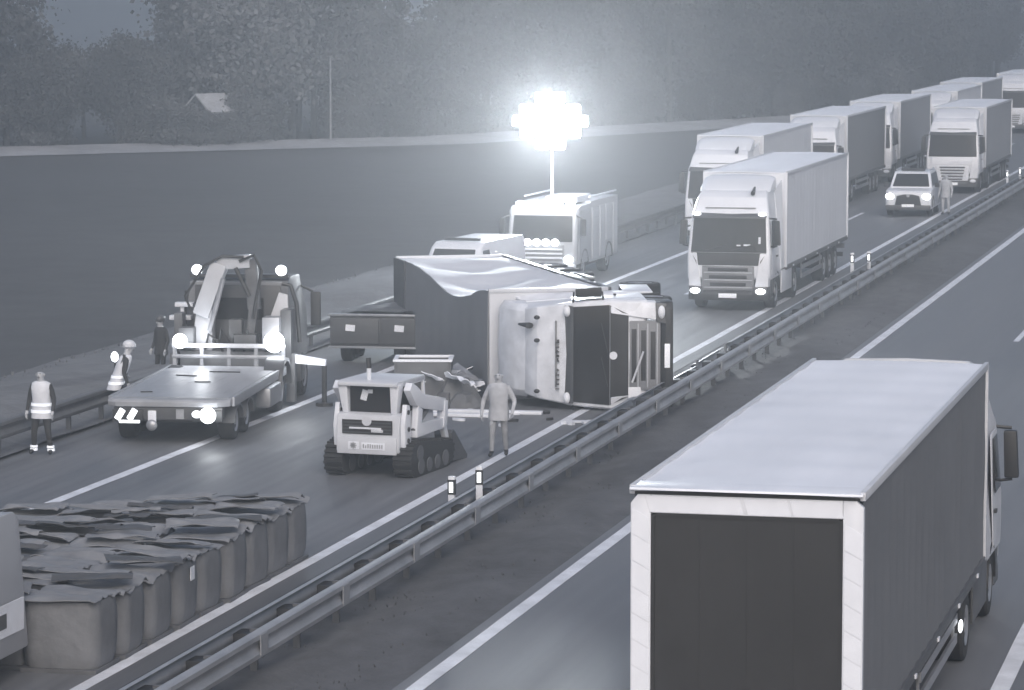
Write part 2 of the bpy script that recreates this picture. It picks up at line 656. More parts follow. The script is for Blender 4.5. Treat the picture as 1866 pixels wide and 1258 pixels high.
# pole and hut at the wood edge
for x, y, sc in ((-67.6, 200.9, .5), (-66.0, 202.3, .42), (-65.2, 204.6, .62), (-69.4, 200.2, .6)):
    add_tree(x, y, 5, 1, sc, 'bush in front of the pale roofed hut, %s' % {.5: 'at its left half', .42: 'at its middle, smallest', .62: 'at its right corner', .6: 'leftmost'}[sc], 'bushes at the wood edge')
t = empty('pole', (-61.2, 208.8, 0.2), 0, 'thin pale pole standing upright in front of the wood', 'pole')
part('shaft', MB().tube([(0, 0, 0), (0, 0, 5.2)], [0.07, 0.05], 8), M_galv, t)
part('cap', MB().tube([(0, 0, 5.2), (0, 0, 5.3)], 0.09, 8), M_grey, t)
hut = empty('hut', (-67.2, 204.0, 0.35), R(62), 'small pale roofed hut half hidden between the trees', 'hut')
part('wall', MB().box(-1.4, 1.4, -1, 1, 0, 1.9), M_darkpaint, hut)
part('roof', MB().prism([(-1.35, 1.85), (0, 2.95), (1.35, 1.85), (1.3, 1.75), (0, 2.83), (-1.3, 1.75)], 'X', -1.7, 1.7), mat('pale roof sheet', .36, .6, .25, 2), hut)
part('door', MB().box(-.4, .4, -1.04, -1.002, 0, 1.7), M_darkpaint, hut)


# ------------------------------------------------------------------ guardrail
gr = empty('guardrail', (-14.17, 0, 0), 0, 'double sided steel guardrail running along the strip between the carriageways', 'guardrail')
WP = [(-.07, .40), (0, .40), (.05, .43), (.055, .49), (.0, .56), (-.005, .59), (.0, .62), (.055, .69), (.05, .75), (.0, .775), (-.07, .775)]


def beam(mb, sx, bend=0.0):
    nseg = 5
    rings = []
    for j in range(nseg + 1):
        y = 4.0 * j / nseg
        rings.append([(sx * (0.245 + d), y, z) for d, z in WP])
    n = len(WP)
    vs = [p for r in rings for p in r]
    fs = [(j * n + k, j * n + k + 1, (j + 1) * n + k + 1, (j + 1) * n + k) for j in range(nseg) for k in range(n - 1)]
    mb.add(vs, fs)


y = 24.0
k = 0
while y < 300:
    for sx in (1, -1):
        hit = sx == -1 and 70 <= y <= 82
        o = cpart('beam%d' % sx, 'beam', lambda mb, sx=sx: beam(mb, sx), M_galv, gr, solid=0.008)
        o.location = (0, y, 0)
        if hit:
            o.rotation_euler = (0.0, R(rnd.uniform(-14, -4)), R(rnd.uniform(-1.2, 1.2)))
            o.location.z = rnd.uniform(-.12, -.02)
            o['label'] = 'bent beam beside the overturned lorry'
        if k % 1 == 0:
            cpart('lap', 'beam_joint', lambda mb: mb.box(.292, .312, -.16, .16, .45, .74), M_galv, gr, loc=(0 if sx == 1 else -.604, y, 0))
    y += 4
    k += 1
for i in range(138):
    yy = 24.5 + i * 2.0
    p_ = cpart('post', 'post', lambda mb: mb.box(-.05, .05, -.03, .03, -.3, .70), M_galvd, gr, loc=(0, yy, 0))
    cpart('spacer', 'spacer', lambda mb: (mb.box(-.24, .24, -.2, .2, .5, .66)), M_black, gr, bevel=.02, loc=(0, yy, 0))


gl = empty('guardrail', (-25.95, 0, 0), 0, 'single steel guardrail along the outer edge of the hard shoulder on the left', 'guardrail')
y = 44.0
while y < 300:
    cpart('lbeam', 'beam', lambda mb: beam(mb, 1), M_galvd, gl, solid=0.008, loc=(-.245, y, 0))
    cpart('post', 'post', lambda mb: mb.box(-.05, .05, -.03, .03, -.3, .70), M_galvd, gl, loc=(-.12, y + 1, 0))
    cpart('post', 'post', lambda mb: mb.box(-.05, .05, -.03, .03, -.3, .70), M_galvd, gl, loc=(-.12, y + 3, 0))
    y += 4


def delineator(x, y, z0, h, label):
    t = empty('delineator', (x, y, z0), rnd.uniform(-.1, .1), label, 'marker post', 'reflector posts along the guardrail')
    cpart('dpost%.1f' % h, 'post', lambda mb: mb.prism([(-.06, -.04), (.06, -.04), (.05, .05), (-.05, .05)], 'Z', 0, h), M_white, t, bevel=.012)
    cpart('dband%.1f' % h, 'band', lambda mb: mb.prism([(-.066, -.046), (.066, -.046), (.056, .056), (-.056, .056)], 'Z', h - .32, h - .06), M_black, t)
    cpart('drefl%.1f' % h, 'reflector', lambda mb: mb.box(-.035, .035, -.058, -.047, h - .28, h - .1), M_dimglow, t, bevel=.01)  # no lamp: emission imitates light thrown back by the reflector


delineator(-14.66, 57.35, 0.42, 0.62, 'left white reflector post of the nearest pair on the guardrail')
delineator(-14.27, 57.75, 0.45, 0.72, 'right white reflector post of the nearest pair on the guardrail')
delineator(-14.8, 109.5, 0.42, 0.68, 'left white reflector post of the pair behind the front white lorry')
delineator(-14.36, 110.2, 0.42, 0.68, 'right white reflector post of the pair behind the front white lorry')
delineator(-14.74, 162.6, 0.42, 0.75, 'left white reflector post of the far pair beside the distant white lorry')
delineator(-14.4, 165.4, 0.42, 0.75, 'right white reflector post of the far pair beside the distant white lorry')


# ------------------------------------------------------------------ wheels
def wheel(parent, x, y, r=0.5, w=0.3, rim=True, z=None):
    z = r if z is None else z
    t = cpart('tyre%.2f%.2f' % (r, w), 'wheel', lambda mb: mb.rev([(-w / 2 + .04, r * .58), (-w / 2, r * .7), (-w / 2 + .01, r * .93), (-w / 2 + .05, r), (0, r * 1.005), (w / 2 - .05, r), (w / 2 - .01, r * .93), (w / 2, r * .7), (w / 2 - .04, r * .58)], n=26), M_rubber, parent, loc=(x, y, z))
    if rim:
        sx = 1 if x > 0 else -1
        cpart('rim%.2f%.2f%d' % (r, w, sx), 'rim', lambda mb: mb.rev([(sx * (w / 2 - .06), r * .585), (sx * (w / 2 - .005), r * .57), (sx * (w / 2 - .05), r * .45), (sx * (w / 2 - .1), r * .28), (sx * (w / 2 - .02), r * .2), (sx * (w / 2 - .01), 0.02)], n=20), M_metal, t)
    return t


# ------------------------------------------------------------------ articulated lorry, front at y = 0 facing -Y, body towards +Y
def hwc(z):
    return interp(z, [(0, 1.23), (1.8, 1.245), (2.8, 1.17), (3.3, 1.08), (3.6, .98)])


CABP = [(.10, .92), (.02, 1.0), (.0, 1.45), (.06, 1.74), (.24, 2.78), (.30, 2.86), (.40, 3.02), (.62, 3.34), (.92, 3.50), (1.3, 3.56), (2.2, 3.56), (2.25, 3.5), (2.25, .95)]


def fy(z):
    return interp(z, [(.92, .1), (1.0, .02), (1.45, 0), (1.74, .06), (2.78, .24), (2.86, .30), (3.02, .40), (3.34, .62)])


def cab_body(mb):
    n = len(CABP)
    xs = [-1, -.96, -.7, 0, .7, .96, 1]
    rings = []
    for a in xs:
        ins = {1: 0.10, .96: .03, .7: .0, 0: -.03}[abs(a)]
        rings.append([(a * hwc(z), y + (ins if y < 1.2 else (-ins if abs(a) > .9 and False else 0)), z - (.05 if abs(a) == 1 and z > 3 else 0)) for y, z in CABP])
    mb.loft(rings)


def front_panel(mb, z0, z1, w0, w1, out, nx=8, nz=3, thick=.03):
    def f(u, v):
        z = lerp(z0, z1, v)
        w = lerp(w0, w1, v)
        a = lerp(-1, 1, u)
        return (a * w, fy(z) - .03 - out + .05 * (abs(a) * w / 1.15) ** 4, z)
    mb.grid(f, nx, nz)


def lorry(X, Y, rot, label, cab=None, curt=None, front=None, roofm=None, style='dark', lights=True, cab_on=True, rearframe=False, sag=False, group=None, deflect=True, trailer_rx=0.0, doorm=None, pieces=True, y1=16.55):
    cab = cab or M_white
    curt = curt or M_curt
    front = front or M_pale
    roofm = roofm or M_roof
    doorm = doorm or M_pale
    root = empty('articulated_lorry', (X, Y, 0), rot, label, 'lorry', group)
    H = 0.0
    # --- tractor
    cpart('cab', 'cab', cab_body, cab, root, bevel=.025, smooth=40)
    ws = cpart('windscreen', 'windscreen', lambda mb: front_panel(mb, 1.74, 2.76, 1.13, 1.07, .012), M_glass, root, solid=.02)
    if pieces:
        for sx in (-.35, .42):
            cpart('wiper%.2f' % sx, 'wiper', lambda mb, sx=sx: mb.bar((sx - .35, fy(1.8) - .075, 1.79), (sx + .3, fy(1.95) - .085, 1.97), .025), M_black, ws)
    cpart('chin', 'chin_panel', lambda mb: front_panel(mb, 1.36, 1.73, .93, 1.12, .008), M_black if style == 'dark' else cab, root, solid=.02)
    gp = cpart('grille', 'grille', lambda mb: mb.box(-.78, .78, -.035, .1, .62, 1.34), M_grey if style == 'dark' else cab, root, bevel=.03)
    ns = 3 if style == 'dark' else 5
    for i in range(ns):
        zz = 1.24 - i * (.22 if ns == 3 else .14)
        cpart('opening%s%d' % (style, i), 'air_opening', lambda mb, zz=zz: mb.box(-.6 + .03 * i, .6 - .03 * i, -.045, -.03, zz - (.06 if ns == 3 else .035), zz + (.05 if ns == 3 else .03)), M_black, gp, bevel=.01)
        cpart('slat%s%d' % (style, i), 'slat', lambda mb, zz=zz: mb.box(-.72, .72, -.062, -.03, zz - (.115 if ns == 3 else .065), zz - (.085 if ns == 3 else .045)), M_silver if style == 'dark' else cab, gp, bevel=.008)
    for sx in (-1, 1):
        cpart('corner%d' % sx, 'corner_panel', lambda mb: mb.hexa([(sx * .8, -.04, .72), (sx * 1.19, .03, .72), (sx * 1.22, .3, .72), (sx * .8, .2, .72), (sx * .95, -.02, 1.72), (sx * 1.2, .1, 1.72), (sx * 1.235, .35, 1.72), (sx * .95, .3, 1.72)]), cab, root, bevel=.03)
        hl = cpart('lamphouse%d' % sx, 'headlight', lambda mb: mb.hexa([(sx * .72, -.08, .48), (sx * 1.17, -.0, .48), (sx * 1.2, .35, .48), (sx * .72, .2, .48), (sx * .76, -.07, .72), (sx * 1.18, .0, .74), (sx * 1.2, .35, .74), (sx * .76, .2, .72)]), M_darkpaint, root, bevel=.02)
        cpart('lens%d' % sx, 'lens', lambda mb: mb.ball((sx * .98, -.065, .6), (.15, .05, .085)), M_lamp if lights else M_reflg, hl)
        # side glass, door, handle, mirror
        dr = cpart('door%d' % sx, 'door', lambda mb: mb.hexa([(sx * (hwc(1) - .005), .42, 1.05), (sx * (hwc(1) + .012), .42, 1.05), (sx * (hwc(1) + .012), 1.42, 1.05), (sx * (hwc(1) - .005), 1.42, 1.05), (sx * (hwc(2.72) - .0), .52, 2.75), (sx * (hwc(2.72) + .018), .52, 2.75), (sx * (hwc(2.72) + .018), 1.42, 2.75), (sx * (hwc(2.72)), 1.42, 2.75)]), cab, root, bevel=.01)
        cpart('sideglass%d' % sx, 'side_window', lambda mb: mb.hexa([(sx * (hwc(1.85) + .008), .46, 1.85), (sx * (hwc(1.85) + .022), .46, 1.85), (sx * (hwc(1.85) + .022), 1.3, 1.85), (sx * (hwc(1.85) + .008), 1.3, 1.85), (sx * (hwc(2.66) + .01), .56, 2.66), (sx * (hwc(2.66) + .025), .56, 2.66), (sx * (hwc(2.66) + .025), 1.25, 2.66), (sx * (hwc(2.66) + .01), 1.25, 2.66)]), M_glass, dr)
        cpart('handle%d' % sx, 'handle', lambda mb: mb.box(sx * 1.265 - .02, sx * 1.265 + .02, 1.2, 1.36, 1.55, 1.6), M_black, dr)
        mi = cpart('mirror%d' % sx, 'mirror', lambda mb: mb.hexa([(sx * 1.3, .22, 1.95), (sx * 1.52, .2, 1.95), (sx * 1.52, .36, 1.95), (sx * 1.3, .38, 1.95), (sx * 1.28, .22, 2.68), (sx * 1.48, .2, 2.68), (sx * 1.48, .36, 2.68), (sx * 1.28, .38, 2.68)]), M_black, root, bevel=.035)
        cpart('mirrorarm%d' % sx, 'mirror_arm', lambda mb: mb.tube([(sx * 1.16, .34, 2.74), (sx * 1.4, .3, 2.72)], .03, 6), M_black, mi)
        cpart('mirrorarmb%d' % sx, 'mirror_arm', lambda mb: mb.tube([(sx * 1.2, .3, 1.9), (sx * 1.42, .28, 1.93)], .025, 6), M_black, mi)
        cpart('step%d' % sx, 'step', lambda mb: mb.hexa([(sx * .95, .35, .35), (sx * 1.2, .35, .35), (sx * 1.2, .85, .35), (sx * .95, .85, .35), (sx * .95, .35, 1.02), (sx * 1.225, .35, 1.02), (sx * 1.225, .75, 1.02), (sx * .95, .75, 1.02)]), M_darkpaint, root, bevel=.02)
        cpart('arch%d' % sx, 'wheel_arch', lambda mb: mb.loft([[(sx * xx, 1.42 + rr * cos(a), .5 + rr * sin(a)) for a in [pi * q / 8 for q in range(9)] for rr in (.62,)] + [(sx * xx, 1.42 + .56 * cos(a), .5 + .56 * sin(a)) for a in [pi * q / 8 for q in range(8, -1, -1)]] for xx in (.8, 1.235)]), M_black, root)
        cpart('fairing%d' % sx, 'air_fairing', lambda mb: mb.hexa([(sx * 1.2, 2.22, 1.1), (sx * 1.24, 2.22, 1.1), (sx * 1.24, 2.72, 1.1), (sx * 1.2, 2.72, 1.1), (sx * .98, 2.22, 3.5), (sx * 1.02, 2.22, 3.5), (sx * 1.16, 2.72, 3.75), (sx * 1.12, 2.72, 3.75)]), cab, root)
        cpart('tank%d' % sx, 'fuel_tank', lambda mb: mb.box(sx * 1.18 - (.5 if sx > 0 else 0), sx * 1.18 + (0 if sx > 0 else .5), 2.5, 3.7, .42, 1.0), M_metal, root, bevel=.08)
        cpart('skirt%d' % sx, 'side_skirt', lambda mb: mb.box(sx * 1.22 - .02, sx * 1.22 + .02, 2.3, 4.3, .38, 1.05), cab if style == 'dark' else M_darkpaint, root, bevel=.01)
        wheel(root, sx * 1.05, 1.42, .5, .32)
        wheel(root, sx * .95, 5.05, .5, .56)
        if pieces:
            vl = cpart('vlight%d' % sx, 'visor_light', lambda mb: mb.ball((sx * .98, .2, 2.86), (.13, .07, .06)), M_dimglow if lights else M_reflg, root)
    cpart('bumper', 'bumper', lambda mb: mb.loft([[(x, y0, z) for z in (.30, .5, .52, .30)] if False else [(x, y0 - .04, .32), (x, y0 - .06, .5), (x, y0 + .02, .62), (x, y0 + .5, .62), (x, y0 + .5, .32)] for x, y0 in [(-1.2, .12), (-1.05, 0.01), (-.6, -.03), (.6, -.03), (1.05, 0.01), (1.2, .12)]]), M_black if style == 'dark' else M_darkpaint, root, bevel=.02)
    cpart('plate', 'number_plate', lambda mb: mb.box(-.27, .27, -.105, -.095, .4, .53), M_plate, root, bevel=.01)
    cpart('visor', 'sun_visor', lambda mb: mb.hexa([(-1.1, .1, 2.74), (1.1, .1, 2.74), (1.1, .3, 2.8), (-1.1, .3, 2.8), (-1.1, .12, 2.79), (1.1, .12, 2.79), (1.1, .34, 2.9), (-1.1, .34, 2.9)]), M_darkpaint if style != 'white' else cab, root, bevel=.015)
    if deflect:
        cpart('deflector', 'roof_deflector', lambda mb: mb.loft([[(x, .95 + q, 3.48), (x, 1.25 + q, 3.66), (x, 1.9 + q * .5, 3.92 - q * .4), (x, 2.22, 3.95 - q * .5), (x, 2.22, 3.48)] for x, q in [(-1.06, .22), (-.9, .05), (0, 0), (.9, .05), (1.06, .22)]]), cab, root, bevel=.015)
    if style == 'dark':
        cpart('horns', 'air_horn', lambda mb: mb.tube([(.62, .62, 3.46), (.62, .98, 3.62)], [.07, .03], 8), M_black, root)
    # roof seams of the cab
    cpart('seam', 'roof_seam', lambda mb: mb.box(-.75, .75, .355, .41, 3.02, 3.05), M_grey, root)
    cpart('chassis', 'chassis', lambda mb: [mb.box(sx * .42 - .05, sx * .42 + .05, .4, 6.0, .62, .92) for sx in (-1, 1)] + [mb.box(-.8, .8, 4.4, 5.7, .95, 1.1)], M_black, root)
    # --- trailer
    y0 = 2.95
    ky = '' if y1 == 16.55 else '_%.1f' % y1
    tp_ = []

    def T(o):
        tp_.append(o)
        return o
    def edge(v):
        return .42 * math.exp(-((v - .36) / .26) ** 2) * min(1, v * 6)
    T(cpart(ky + 'frontwall', 'front_wall', lambda mb: mb.box(-1.24, 1.24, y0, y0 + .06, 1.15, 3.94), front, root, bevel=.03))
    T(cpart(ky + ('troof%d' % sag), 'trailer_roof', lambda mb: mb.grid(lambda u, v: (lerp(-1.26, 1.26 - (edge(v) if sag else 0), u), lerp(y0, y1, v), 3.985 - .02 * (1 - sin(pi * u)) + .008 * sin(v * 60)), 6, 70), roofm, root, solid=.03))
    if not sag:
        for sx in (-1, 1):
            T(cpart(ky + ('curtain%d' % sx), 'side_curtain', lambda mb: mb.grid(lambda u, v: (sx * (1.255 + .018 * noise.noise((u * 30, v * 3, sx * 3)) * min(1, 4 * v * (1 - v) + .2) + .008 * sin(u * 130)), lerp(y0 + .08, y1 - .1, u), lerp(1.12, 3.93, v)), 90, 10), curt, root))
    else:
        def sagf(sx):
            def f(u, v):
                d = 0.0
                if sx > 0:
                    d = edge(u) * v + .22 * sin(pi * v) * sin(pi * u) + .05 * sin(pi * v) * sin(u * 26) * min(1, u * 4)
                return (sx * (1.255 - d + .02 * noise.noise((u * 14, v * 4, sx))), lerp(y0 + .08, y1 - .1, u), lerp(1.12, 3.93, v))
            return f
        for sx in (-1, 1):
            T(cpart(ky + ('curtain%d_sag' % sx), 'side_curtain', lambda mb: mb.grid(sagf(sx), 60, 20), curt, root))
    for sx in (-1, 1):
        T(cpart(ky + ('toprail%d' % sx), 'top_rail', lambda mb: mb.box(sx * 1.262 - .03, sx * 1.262 + .03, y0, y1, 3.90, 4.0), M_pale if sag is False else M_curtd, root, bevel=.01)) if not (sag and sx > 0) else None
        T(cpart(ky + ('botrail%d' % sx), 'bottom_rail', lambda mb: mb.box(sx * 1.25 - .04, sx * 1.25 + .04, y0, y1, 1.02, 1.16), M_darkpaint, root, bevel=.01))
        T(cpart(ky + ('fpost%d' % sx), 'corner_post', lambda mb: mb.box(sx * 1.25 - .045, sx * 1.25 + .045, y0 - .02, y0 + .1, 1.1, 3.95), front, root, bevel=.01))
        T(cpart(ky + ('guard%d' % sx), 'side_guard', lambda mb: [mb.box(sx * 1.22 - .02, sx * 1.22 + .02, 6.4, y1 - 5.85, z, z + .13) for z in (.5, .78)] + [mb.box(sx * 1.19 - .02, sx * 1.19 + .02, yy, yy + .06, .5, 1.05) for yy in (6.5, y1 - 6.0)], M_metal, root))
        T(cpart(ky + ('leg%d' % sx), 'landing_leg', lambda mb: mb.box(sx * .75 - .07, sx * .75 + .07, 5.95, 6.09, .35, 1.1), M_galvd, root))
        for yy in (y1 - 5.05, y1 - 3.75, y1 - 2.45):
            T(wheel(root, sx * 1.02, yy, .5, .38))
        T(cpart(ky + ('mudguard%d' % sx), 'mudguard', lambda mb: mb.box(sx * 1.02 - .2, sx * 1.02 + .2, y1 - 5.7, y1 - 1.8, 1.01, 1.04), M_black, root))
        T(cpart(ky + ('tail%d' % sx), 'tail_light', lambda mb: mb.box(sx * .95 - .22, sx * .95 + .22, y1 - .02, y1 + .04, .72, .88), M_red, root, bevel=.01))
        if pieces:
            for i in range(5):
                T(cpart(ky + ('sml%d%d' % (sx, i)), 'marker_lamp', lambda mb: mb.box(sx * 1.30 - .012, sx * 1.30 + .012, 4.2 + i * 2.5, 4.32 + i * 2.5, 1.05, 1.1), M_reflg, root))
    T(cpart(ky + 'tchassis', 'trailer_chassis', lambda mb: [mb.box(sx * .5 - .06, sx * .5 + .06, 3.6, y1, .85, 1.12) for sx in (-1, 1)] + [mb.box(-1.2, 1.2, yy, yy + .1, .98, 1.1) for yy in (4, 5.5, 7, 8.5, 10, 11.5)] + [mb.box(-1.0, 1.0, yy - .08, yy + .08, .42, .58) for yy in (y1 - 5.05, y1 - 3.75, y1 - 2.45)] + [mb.box(-1.15, 1.15, y1 - .25, y1 - .13, .45, .6)], M_black, root))
    if not rearframe:
        for sx in (-1, 1):
            T(cpart(ky + ('rdoor%d' % sx), 'rear_door', lambda mb: mb.box(min(sx * .012, sx * 1.2), max(sx * .012, sx * 1.2), y1 - .05, y1, 1.15, 3.9), doorm, root, bevel=.01))
            T(cpart(ky + ('rpost%d' % sx), 'corner_post', lambda mb: mb.box(sx * 1.25 - .05, sx * 1.25 + .05, y1 - .1, y1 + .01, 1.1, 3.97), M_white, root, bevel=.01))
    else:
        for xx in (-.52, 0, .52):
            T(cpart('seam%.1f' % xx, 'door_seam', lambda mb: mb.box(xx - .006, xx + .006, y1 - .0149, y1 - .011, 1.12, 3.65), doorm, root))
        # big white reflective frame around a dark door
        T(cpart(ky + 'rd', 'rear_door', lambda mb: mb.box(-1.01, 1.01, y1 - .06, y1 - .015, 1.1, 3.66), doorm, root))
        T(cpart(ky + 'seal', 'door_seal', lambda mb: [mb.box(sx * 1.03 - .019, sx * 1.03 + .019, y1 - .05, y1 + .0, 1.1, 3.68) for sx in (-1, 1)] + [mb.box(-1.01, 1.01, y1 - .05, y1 + .0, 3.661, 3.70)], M_black, root))
        fr = T(cpart(ky + 'frame', 'rear_frame', lambda mb: [mb.prism([(sx * 1.052, 1.0), (sx * 1.275, 1.0), (sx * 1.275, 3.82 if sx < 0 else 3.80), (sx * 1.2, 3.9), (sx * 1.052, 3.9)], 'Y', y1 - .1, y1 + .012) for sx in (-1, 1)] + [mb.box(-1.05, 1.05, y1 - .1, y1 + .012, 3.70, 3.9)], M_white, root, bevel=.008))
        for sx in (-1, 1):
            for i in range(9):
                za = 1.05 + i * .29
                q = .10
                cpart(ky + ('tape%d%d' % (sx, i)), 'reflective_panel', lambda mb: mb.prism([(-sx * 1.07, za + (0 if sx > 0 else 0)), (-sx * 1.26, za - (.0 if sx < 0 else 0) + q * (1 if sx < 0 else -0) * 0 + (-q if -sx < 0 else q)), (-sx * 1.26, za + .275 + (-q if -sx < 0 else q)), (-sx * 1.07, za + .275)], 'Y', y1 + .013, y1 + .019), M_refl, fr)
        for xa, xb in [(-1.06, -.52), (-.49, -.02), (.03, 1.06)]:
            cpart(ky + ('tapet%.2f' % xa), 'reflective_panel', lambda mb: mb.prism([(xa, 3.71), (xb, 3.71), (xb + .05, 3.885), (xa + .05, 3.885)], 'Y', y1 + .013, y1 + .019), M_refl, fr)
        T(cpart(ky + 'gap', 'roof_gap', lambda mb: mb.box(-1.24, 1.24, y1 - .12, y1 - .01, 3.9, 3.96), M_black, root))
        T(cpart(ky + 'rlip', 'roof_edge', lambda mb: mb.prism([(y1 - .35, 4.0), (y1 + .08, 3.985), (y1 + .10, 3.96), (y1 - .35, 3.965)], 'X', -1.275, 1.275), roofm, root, bevel=.008))
    if trailer_rx:
        piv = Vector((0, 4.3, 1.1))
        m = Matrix.Translation((0, 0, .55)) @ Matrix.Translation(piv) @ Matrix.Rotation(trailer_rx, 4, 'X') @ Matrix.Translation(-piv)
        for o in tp_:
            if o is not None:
                o.matrix_local = m @ Matrix.Translation(o.location)
    return root


GQ = 'lorries queueing on the closed carriageway'
l2 = lorry(-17.3, 100.7, 0, 'front white lorry with lit headlights and dark grille beside the guardrail', style='dark', group=GQ, front=M_white)
lorry(-22.35, 127.6, R(0.5), 'white lorry half hidden directly behind the front lorry, beside the shoulder', group=GQ, style='dark', lights=False, pieces=False, roofm=M_roof, curt=M_white)
lorry(-22.3, 150.5, 0, 'white cab lorry with plain dark grey trailer side edged in white', group=GQ, style='light', lights=False, curt=M_curtd, pieces=False)
lorry(-22.5, 171.5, 0, 'lorry with mid grey trailer side, its cab hidden behind the dark grey trailer', group=GQ, style='light', lights=False, curt=M_curtm, pieces=False)
lorry(-21.7, 191, 0, 'lorry with pale trailer side behind the mid grey trailer in the left queue', group=GQ, style='light', lights=False, curt=M_curt, pieces=False)
lorry(-22.3, 211, 0, 'lorry with dark trailer and pale roof, second last in the left queue', group=GQ, style='light', lights=False, curt=M_curtm, pieces=False)
lorry(-21.2, 236, 0, 'white cab lorry farthest away at the top right corner', group=GQ, style='light', lights=False, curt=M_curtm, pieces=False)
lorry(-17.4, 163.4, 0, 'white cab lorry with light slatted grille behind the small off-road car', group=GQ, style='light', lights=False, curt=M_curtm, pieces=False)

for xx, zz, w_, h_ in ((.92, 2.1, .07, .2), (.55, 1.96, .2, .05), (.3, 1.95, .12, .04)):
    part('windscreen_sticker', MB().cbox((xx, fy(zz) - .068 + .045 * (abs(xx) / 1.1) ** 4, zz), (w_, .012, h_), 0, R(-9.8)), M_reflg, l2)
near = lorry(-6.07, 53.15, pi, 'lorry in the foreground with white roof, dark rear door and white rear frame', cab=M_pale, curt=M_curtd, rearframe=True, doorm=M_door, style='light', lights=False)
part('side_lamp', MB().ball((-1.28, 6.35, .72), (.03, .17, .09)), M_dimglow, near)

# the overturned one: lying on its side, roof to the left
ov = lorry(-18.05, 75.9, 0, 'white overturned lorry lying on its side with its dark windscreen facing the camera', style='dark', lights=False, curt=M_curt, front=M_pale, roofm=M_roofgrey, sag=True, trailer_rx=R(12), doorm=M_curtd, y1=13.4, cab=mat('scuffed white paint', .68, .4, .16, 2.6, bump=.15, bscale=3))
ov.rotation_euler = (0, 0, 0)
ov.matrix_world = Matrix.Translation((-14.2, 75.9, 1.27)) @ Matrix.Rotation(R(15), 4, 'Z') @ Matrix.Rotation(R(-90), 4, 'Y')
for o_ in list(kids(ov)):
    if o_.name.split('.')[0] in ('cab', 'windscreen', 'chin_panel', 'grille', 'corner_panel', 'door', 'roof_deflector', 'sun_visor', 'visor_light', 'roof_seam', 'mirror', 'air_fairing', 'air_horn', 'bumper', 'headlight', 'number_plate', 'step', 'wheel_arch'):
        for q_ in [o_] + kids(o_):
            q_.data = q_.data.copy()
            for v_ in q_.data.vertices:
                v_.co.z = interp(v_.co.z, [(0, -.22), (.62, .36), (1.36, 1.08), (1.74, 1.5), (2.78, 2.34), (3.95, 3.95), (5, 5)])
_m = Matrix.Translation((0, 4.3, 1.65)) @ Matrix.Rotation(R(12), 4, 'X') @ Matrix.Translation((0, -4.3, -1.1))
for nm_, x_, w_, m_ in (('roof_edge', -1.2, .06, M_darkpaint),):
    q_ = part(nm_, MB().box(x_ - w_, x_ + w_, 3.3, 12.7, 3.97, 4.012), m_, ov)
    q_.matrix_local = _m
q_ = part('rear_edge', MB().box(-1.26, 1.26, 12.1, 13.45, 3.96, 4.014), M_darkpaint, ov)
q_.matrix_local = _m
# unreadable lettering above the windscreen, the emblem and the bent wiper
for i in range(11):
    if i in (5,):
        continue
    xx = -.8 + i * .105
    hgt = rnd.choice([.05, .07, .085])
    mbx = MB()
    mbx.box(xx, xx + .03, .296, .345, 2.62, 2.62 + hgt)
    mbx.box(xx, xx + rnd.choice([.05, .08]), .296, .345, 2.62 + rnd.choice([0, .03, .05]), 2.64 + rnd.choice([0, .03, .05]))
    part('lettering', mbx, M_darkpaint, ov)
part('emblem', MB().rev([(-.045, .09), (-.03, .09)], (0.0, 0, 1.62), 'Y', 14), M_reflg, ov, loc=(0, .0, -.2))
for xx in (-.85, .82):
    part('roof_lamp_mount', MB().ball((xx, .44, 3.12), (.05, .05, .07)), M_black, ov)
part('roof_lamp_mount', MB().ball((.3, .44, 3.12), (.05, .05, .07)), M_black, ov)
part('hanging_panel', MB().bar((-.6, -.1, 1.0), (.1, -.12, .75), .04), M_pale, ov)
part('torn_flap', MB().cbox((-.85, -.16, .95), (.3, .05, .28), .3), M_pale, ov)


# ------------------------------------------------------------------ fire engine with lighting mast (front at y=0 facing -Y)
M_fire = mat('fire engine paint', 0.36, 0.35, 0.08, 2)
fe = empty('fire_engine', (-25.05, 109.9, 0), R(-1), 'fire engine with four round grille lamps and a cluster of glowing floodlights on its mast', 'fire engine')
FW = 1.16
part('cab', MB().loft([[(x, y + i, z) for y, z in [(0.05, .55), (0, .62), (0, 1.25), (.22, 2.2), (.34, 2.38), (.6, 2.44), (2.0, 2.46), (2.0, .55)]] for x, i in [(-FW, .08), (-FW * .93, 0), (FW * .93, 0), (FW, .08)]]), M_fire, fe, bevel=.03)
part('windscreen', MB().hexa([(-1.02, -.02, 1.3), (1.02, -.02, 1.3), (1.02, .1, 1.3), (-1.02, .1, 1.3), (-.98, .18, 2.14), (.98, .18, 2.14), (.98, .3, 2.14), (-.98, .3, 2.14)]), M_glass, fe, bevel=.02)
